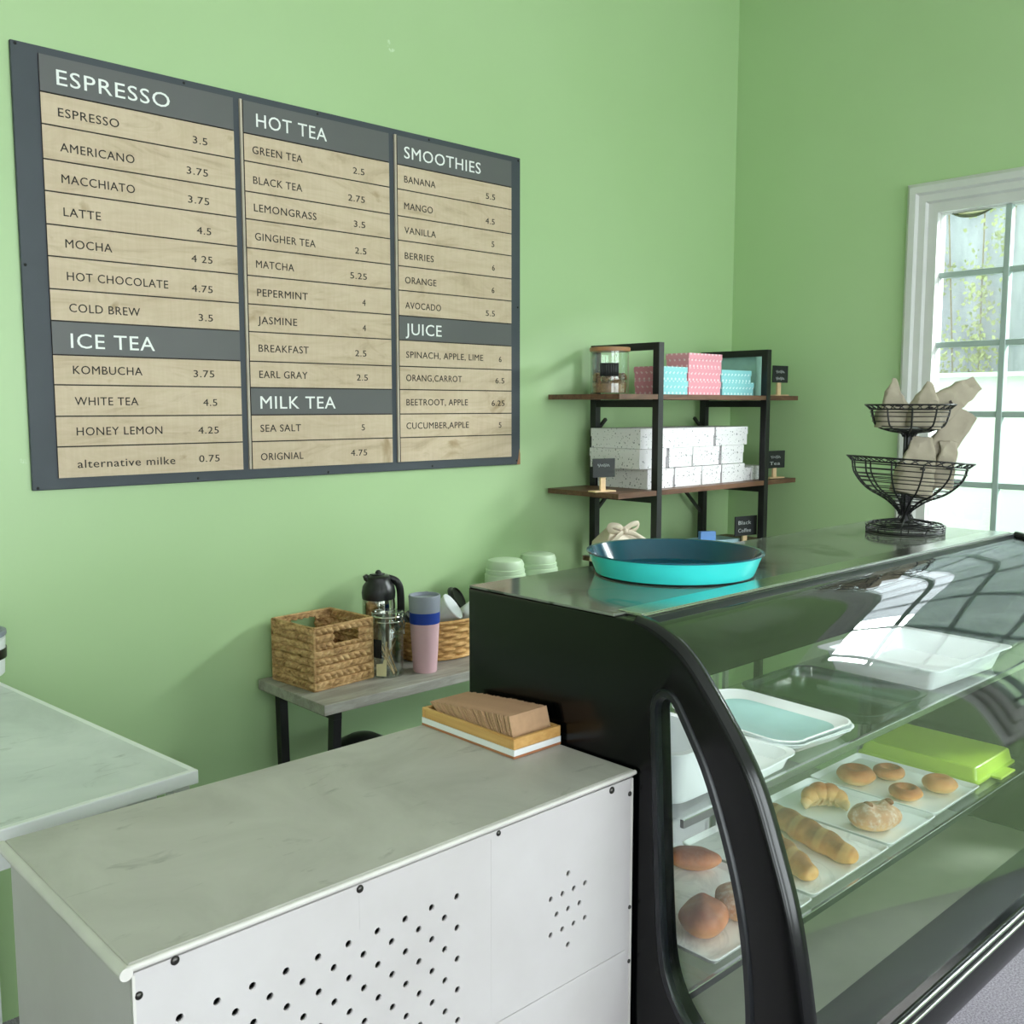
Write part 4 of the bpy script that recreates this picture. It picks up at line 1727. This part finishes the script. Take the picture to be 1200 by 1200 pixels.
# oval wicker basket with cups and lids
ob_ = thing('oval_basket', 'oval honey wicker basket of cups and lids behind the pink travel cup', 'basket', (2.0, 2.465, BZ + .0005))
b = B()
rows_ = 10
n = 110
rings = []
for j in range(rows_ * 6 + 1):
    v = j / (rows_ * 6)
    fr = (v * rows_) % 1
    ri_ = min(int(v * rows_), rows_ - 1)
    line = []
    for i in range(n):
        a = 2 * pi * i / n
        sc_ = .82 + .18 * v
        amp = .0062 * sin(pi * fr) * (1 if (i // 5 + ri_) % 2 else -.2)
        line.append(b.verts.new(((.175 * sc_ + amp) * cos(a), (.112 * sc_ + amp) * sin(a), .004 + v * .118)))
    rings.append(line)
for r0, r1 in zip(rings, rings[1:]):
    for i in range(n):
        j = (i + 1) % n
        b.faces.new((r0[i], r0[j], r1[j], r1[i]))
wv = finish(b, 'woven_side', 'wicker', ob_, 60)
md = wv.modifiers.new('thick', 'SOLIDIFY')
md.thickness = .006
md.offset = -1
b = B()
lathe(b, [(0, .002), (.82, .002), (.82, .008), (0, .008)], n=48, sx=.172, sy=.108)
finish(b, 'bottom', 'wicker', ob_)
b = B()
tube(b, ring(0, 0, .124, .175, .112, 80), .006, 8, True)
tube(b, ring(0, 0, .006, .145, .094, 80), .005, 8, True)
finish(b, 'rim', 'wicker', ob_)


def paper_cup(label, loc, rot, k=1.0):
    t = thing('paper_cup', label, 'cup', loc)
    t.rotation_euler = rot
    b = B()
    lathe(b, [(0, 0), (.028 * k, 0), (.029 * k, .003), (.040 * k, .09 * k), (.043 * k, .092 * k), (.042 * k, .096 * k), (.038 * k, .092 * k), (.027 * k, .008), (0, .008)], n=32)
    finish(b, 'cup_wall', 'paper_white', t)
    return t


def cup_lid(label, loc, rot):
    t = thing('cup_lid', label, 'lid', loc)
    t.rotation_euler = rot
    b = B()
    lathe(b, [(0, .012), (.032, .012), (.034, .016), (.037, .016), (.038, .008), (.044, .004), (.045, 0), (.04, 0), (.036, .006), (0, .009)], n=32)
    finish(b, 'lid_shell', 'black_plastic', t)
    return t


paper_cup('white paper cup lying tilted at the centre of the oval basket, beside the travel cup', (1.945, 2.47, BZ + .10), (radians(52), 0, radians(38)), 1.1)
paper_cup('white paper cup lying at the right of the oval basket, half hidden by the case', (2.065, 2.46, BZ + .098), (radians(60), 0, radians(20)), 1.05)
cup_lid('black cup lid lying at the left end of the oval basket', (1.875, 2.45, BZ + .125), (radians(28), radians(15), 0))
cup_lid('black cup lid standing at the back of the oval basket behind the white cups', (1.985, 2.515, BZ + .155), (radians(65), 0, radians(15)))
cup_lid('black cup lid standing at the right of the oval basket next to the case', (2.085, 2.50, BZ + .16), (radians(60), 0, radians(30)))


def canister(label, x, y, k):
    t = thing('canister', label, 'canister', (x, y, BZ))
    b = B()
    lathe(b, [(0, 0), (.066, 0), (.07, .006), (.07, .235), (.065, .238), (0, .238)], n=40)
    finish(b, 'body', 'jar_green', t)
    b = B()
    lathe(b, [(0, .2385), (.066, .2385), (.067, .252), (.063, .254), (.064, .268), (.058, .282), (.05, .285), (0, .287)], n=40)
    finish(b, 'lid', 'jar_green', t)
    return t


canister('pale sage canister behind the case, left of the two', 2.255, 2.44, 0)
canister('pale sage canister behind the case, right of the two', 2.43, 2.46, 1)

# ------------------------------------------------------------ shelf unit
SX0, SX1, SY0, SY1 = 2.824, 3.516, 2.25, 2.55
su = thing('shelf_unit', 'black metal ladder shelf unit with dark walnut boards in the corner', 'shelf unit', (3.17, 2.4, 0))
so = Vector((-3.17, -2.4, 0))


def sshift(o):
    o.data.transform(Matrix.Translation(so))
    return o


PT = 1.775
pw = .028
for x in (SX0, SX1):
    for y in (SY0, SY1):
        b = B()
        box(b, x - pw / 2, x + pw / 2, y - pw / 2, y + pw / 2, 0, PT)
        sshift(finish(b, 'post', 'black_metal', su, 0, .001))
    for z in (PT - .026, 1.545, 1.20, .93, .095):
        b = B()
        box(b, x - .012, x + .012, SY0 + pw / 2, SY1 - pw / 2, z, z + .026)
        sshift(finish(b, 'side_rail', 'black_metal', su, 0))
for z in (1.591, 1.247, .976, .14):
    b = B()
    e0, e1 = (2.60, 3.742) if z != .976 else (2.79, 3.742)
    box(b, e0, SX0 - pw / 2 - .0005, SY0 - .012, SY1 + .03, z - .018, z)
    box(b, SX0 - pw / 2 - .0005, SX1 + pw / 2 + .0005, SY0 + pw / 2 + .0005, SY1 - pw / 2 - .0005, z - .018, z)
    box(b, SX1 + pw / 2 + .0005, e1, SY0 - .012, SY1 + .03, z - .018, z)
    box(b, SX0 + pw / 2 + .0005, SX1 - pw / 2 - .0005, SY0 - .012, SY0 + pw / 2 + .0005, z - .018, z)
    sshift(finish(b, 'shelf_board', 'walnut', su, 0))
for x0, x1, zt_ in ((SX0 + .015, SX0 + .10, 1.228), (SX1 - .015, SX1 - .165, 1.228), (SX0 + .015, SX0 + .06, 1.50), (SX1 - .015, SX1 - .07, 1.50)):
    b = B()
    bar(b, (x0, SY1, zt_ - abs(x1 - x0) * .85), (x1, SY1, zt_), .011, .011)
    sshift(finish(b, 'brace', 'black_metal', su, 0))


def card_box(label, x0, x1, y0, y1, z0, z1, mats, group, flip=False, name='gift_box', dz=.0):
    """lidded box; front and top take the first material, ends the second"""
    t = thing(name, label, 'box', ((x0 + x1) / 2, (y0 + y1) / 2, z0), 0, group)
    w, d, h = (x1 - x0) / 2, (y1 - y0) / 2, z1 - z0
    hl_ = h * .42
    b = B()
    box(b, -w + .002, w - .002, -d + .002, d - .002, 0, h - .004)
    b.normal_update()
    for f in b.faces:
        if abs(f.normal.x) > .5 and len(mats) > 1:
            f.material_index = 1
    finish(b, 'box_base', mats, t, 0)
    b = B()
    box(b, -w, w, -d, d, h - hl_, h)
    b.normal_update()
    for f in b.faces:
        if abs(f.normal.x) > .5 and len(mats) > 1:
            f.material_index = 1
    finish(b, 'box_lid', mats, t, 0)
    return t


zs = 1.5915
GD = 'dotted gift boxes on the top shelf'
card_box('lower dotted box at the left of the top shelf, teal front and pink end', 2.866, 3.043, 2.282, 2.395, zs, zs + .051, ['teal_dot', 'pink_dot'], GD)
card_box('upper dotted box at the left of the top shelf, teal front and pink end', 2.862, 3.040, 2.284, 2.395, zs + .0515, zs + .102, ['teal_dot', 'pink_dot'], GD)
card_box('lower pink dotted box in the middle of the top shelf', 3.046, 3.252, 2.282, 2.395, zs, zs + .051, ['pink_dot'], GD)
card_box('pink dotted box second from the bottom in the middle of the top shelf', 3.046, 3.254, 2.284, 2.395, zs + .0515, zs + .102, ['pink_dot'], GD)
card_box('pink dotted box on the very top of the dotted stack', 3.05, 3.262, 2.286, 2.395, zs + .1025, zs + .156, ['pink_dot'], GD)
card_box('lower teal dotted box at the right of the top shelf', 3.262, 3.478, 2.282, 2.45, zs, zs + .051, ['teal_dot'], GD)
card_box('upper teal dotted box at the right of the top shelf', 3.258, 3.462, 2.284, 2.45, zs + .0515, zs + .098, ['teal_dot'], GD)
# folded mint cartons at the right end
for k, (x, lab) in enumerate(((3.556, 'mint upright carton beside the right posts on the top shelf, nearest the boxes'), (3.605, 'mint upright carton on the top shelf next to the chalk sign'))):
    b = B()
    box(b, -.022, .022, -.09, .09, 0, .165)
    o = finish(b, 'upright_carton', 'mint', None, 0, .001)
    o.location = (x, 2.40, zs + .0003)
    tag(o, lab, 'carton')

zm = 1.2475
GW = 'white speckled boxes on the middle shelf'
R1, R2, R3 = zm, zm + .0745, zm + .1475
hgt = .072
for lab, x0, x1, y0, y1, z, h in (
    ('long white speckled box at the left of the bottom row, end facing out', 2.815, 2.968, 2.285, 2.53, R1, hgt),
    ('white speckled box second in the bottom row', 2.98, 3.145, 2.287, 2.51, R1, hgt),
    ('white speckled box third in the bottom row', 3.15, 3.272, 2.287, 2.51, R1, hgt),
    ('white speckled box fourth in the bottom row', 3.28, 3.434, 2.287, 2.51, R1, hgt),
    ('small plain white box at the right of the bottom row, behind the right post', 3.444, 3.498, 2.30, 2.47, R1, .052),
    ('small white box at the far right end of the bottom row, beside the chalk sign', 3.503, 3.60, 2.30, 2.47, R1, .056),
    ('long white speckled box at the left of the middle row', 2.772, 2.926, 2.288, 2.53, R2, hgt),
    ('white speckled box second in the middle row', 2.946, 3.086, 2.289, 2.51, R2, hgt),
    ('white speckled box third in the middle row', 3.092, 3.262, 2.289, 2.51, R2, hgt),
    ('white speckled box at the right of the middle row', 3.278, 3.428, 2.289, 2.51, R2, hgt),
    ('wide white speckled box on top of the white stack', 2.778, 3.226, 2.29, 2.53, R3, hgt),
    ('plain-fronted white box at the right of the top row of the white stack', 3.238, 3.455, 2.29, 2.51, R3, hgt),
):
    t_ = card_box(lab, x0, x1, y0, y1, z, z + h, ['white_dot'], GW)

# storage jar on the top shelf
sj = thing('storage_jar', 'glass jar with wooden lid and black label at the left of the top shelf', 'jar', (2.705, 2.375, zs + .0003))
b = B()
lathe(b, [(0, 0), (.064, 0), (.068, .004), (.069, .150), (.0665, .150), (.0655, .006), (0, .004)], n=44)
finish(b, 'glass_body', 'jar_glass', sj)
b = B()
lathe(b, [(0, .1505), (.0715, .1505), (.0725, .154), (.0725, .163), (.07, .165), (0, .165)], n=44)
finish(b, 'lid', 'lid_wood', sj)
b = B()
for k in range(8):
    a0 = radians(-168 + 7 * k)
    a1 = a0 + radians(7)
    b.faces.new([b.verts.new((.0699 * cos(t), .0699 * sin(t), z)) for t, z in ((a0, .062), (a1, .062), (a1, .108), (a0, .108))])
o = finish(b, 'label', 'slate', sj)
md = o.modifiers.new('thick', 'SOLIDIFY')
md.thickness = .0008
md.offset = 1
b = B()
rj = random.Random(4)
lathe(b, [(0, .005), (.058, .005), (.058, .036), (.04, .046), (0, .046)], n=30)
for k in range(150):
    a, r = rj.uniform(0, 6.3), .056 * sqrt(rj.random())
    z = rj.uniform(.02, .07)
    if k % 2:
        r = .056
    bmesh.ops.create_icosphere(b, subdivisions=1, radius=rj.uniform(.006, .008), matrix=Matrix.Translation((r * cos(a), r * sin(a), z)))
o = finish(b, 'beans', 'beans', None)
o.location = sj.location
tag(o, 'brown dried pieces filling the lower half of the wooden-lidded jar', 'dried food')
o['kind'] = 'stuff'


def chalk_sign(label, x, y, z, rz, text, h=.135, bw=.098, bh=.07):
    t = thing('chalk_sign', label, 'sign', (x, y, z), rz)
    b = B()
    box(b, -.045, .045, -.022, .022, 0, .005)
    finish(b, 'foot', 'pale_wood', t, 0, .001)
    b = B()
    box(b, -.011, .011, -.006, .002, .0051, h - bh * .6)
    finish(b, 'stick', 'pale_wood', t, 0)
    b = B()
    box(b, -bw / 2, bw / 2, -.0105, -.0062, h - bh, h)
    bd_ = finish(b, 'board', 'slate', t, 0)
    for i, s in enumerate(text):
        if s[0] != '~':
            lettering(s, -bw * .36, h - bh * (.42 + .40 * i), bw * .58, bh * .2, -.0112, 'chalk', bd_, 0, 'chalk_writing')
            continue
        b = B()
        n = 34
        tube(b, [(-bw * .3 + bw * .02 * sin(q * 2.3) + bw * .55 * q / n, -.0109, h - bh * (.36 + .40 * i) + bh * .08 * sin(q * 1.1) * (1 + .4 * sin(q * .37))) for q in range(n + 1)], .0008, 5)
        finish(b, 'chalk_writing', 'chalk', bd_)
    return t


chalk_sign('small black chalk sign at the left end of the middle shelf', 2.625, 2.335, zm + .0003, radians(-12), ['~'], .118, .095, .066)
chalk_sign('small chalk sign at the right end of the middle shelf', 3.655, 2.29, zm + .0003, radians(-6), ['~', 'Tea'], .115, .115, .072)
chalk_sign('small chalk sign at the right end of the top shelf', 3.687, 2.30, zs + .0003, radians(-6), ['~', '~'], .125, .098, .07)
chalk_sign('small chalk sign on the lowest shelf reading Black Coffee, in front of the right posts', 3.462, 2.30, .9765, radians(-10), ['Black', 'Coffee'], .125, .125, .08)

# gift bag with ribbon, teal box and blue card on the lower shelf
gb = thing('gift_bag', 'beige gift bag with a ribbon bow behind the turquoise tray', 'gift bag', (2.792, 2.40, .9765), radians(-10))
b = B()
vs0 = [(-.10, -.05), (.10, -.05), (.10, .05), (-.10, .05)]
r0 = [b.verts.new((x, y, 0)) for x, y in vs0]
r1 = [b.verts.new((x * .9, y * .9, .075)) for x, y in vs0]
r2 = [b.verts.new((x * .48, y * .3, .125)) for x, y in vs0]
for a, c in ((r0, r1), (r1, r2)):
    for i in range(4):
        j = (i + 1) % 4
        b.faces.new((a[i], a[j], c[j], c[i]))
b.faces.new(r0[::-1])
b.faces.new(r2)
finish(b, 'bag_body', 'ribbon', gb, 30, .003)
b = B()
vs = [b.verts.new(p) for p in ((-.04, -.0525, .002), (.05, -.0525, .002), (.046, -.047, .078), (-.032, -.047, .078))]
b.faces.new(vs)
o = finish(b, 'window_panel', 'teal_bag', gb, 0)
md = o.modifiers.new('thick', 'SOLIDIFY')
md.thickness = .0012
b = B()
for s in (-1, 1):
    tube(b, smooth_pts([(0, -.03, .115), (s * .03, -.034, .135), (s * .066, -.032, .138), (s * .06, -.03, .118), (s * .02, -.032, .108), (0, -.03, .112)], 5), .010, 8, flat=(.25, 1))
    tube(b, smooth_pts([(0, -.033, .112), (s * .04, -.048, .10), (s * .085, -.056, .072)], 5), .009, 8, flat=(.3, 1))
bmesh.ops.create_uvsphere(b, u_segments=12, v_segments=8, radius=.012, matrix=Matrix.Translation((0, -.035, .115)))
finish(b, 'bow', 'ribbon', gb)
b = B()
box(b, -.14, .14, -.06, .06, 0, .03)
o = finish(b, 'flat_box', 'pale_blue', None, 0, .002)
place(o, 3.335, 2.40, .9765, radians(-8))
tag(o, 'pale blue flat box on the lowest shelf behind the turquoise tray', 'box')
b = B()
box(b, -.034, .034, -.012, .012, 0, .036)
o = finish(b, 'blue_box', 'blue_card', None, 0, .002)
place(o, 3.318, 2.38, 1.0068, radians(-28))
tag(o, 'small bright blue box standing on the pale blue flat box', 'box')
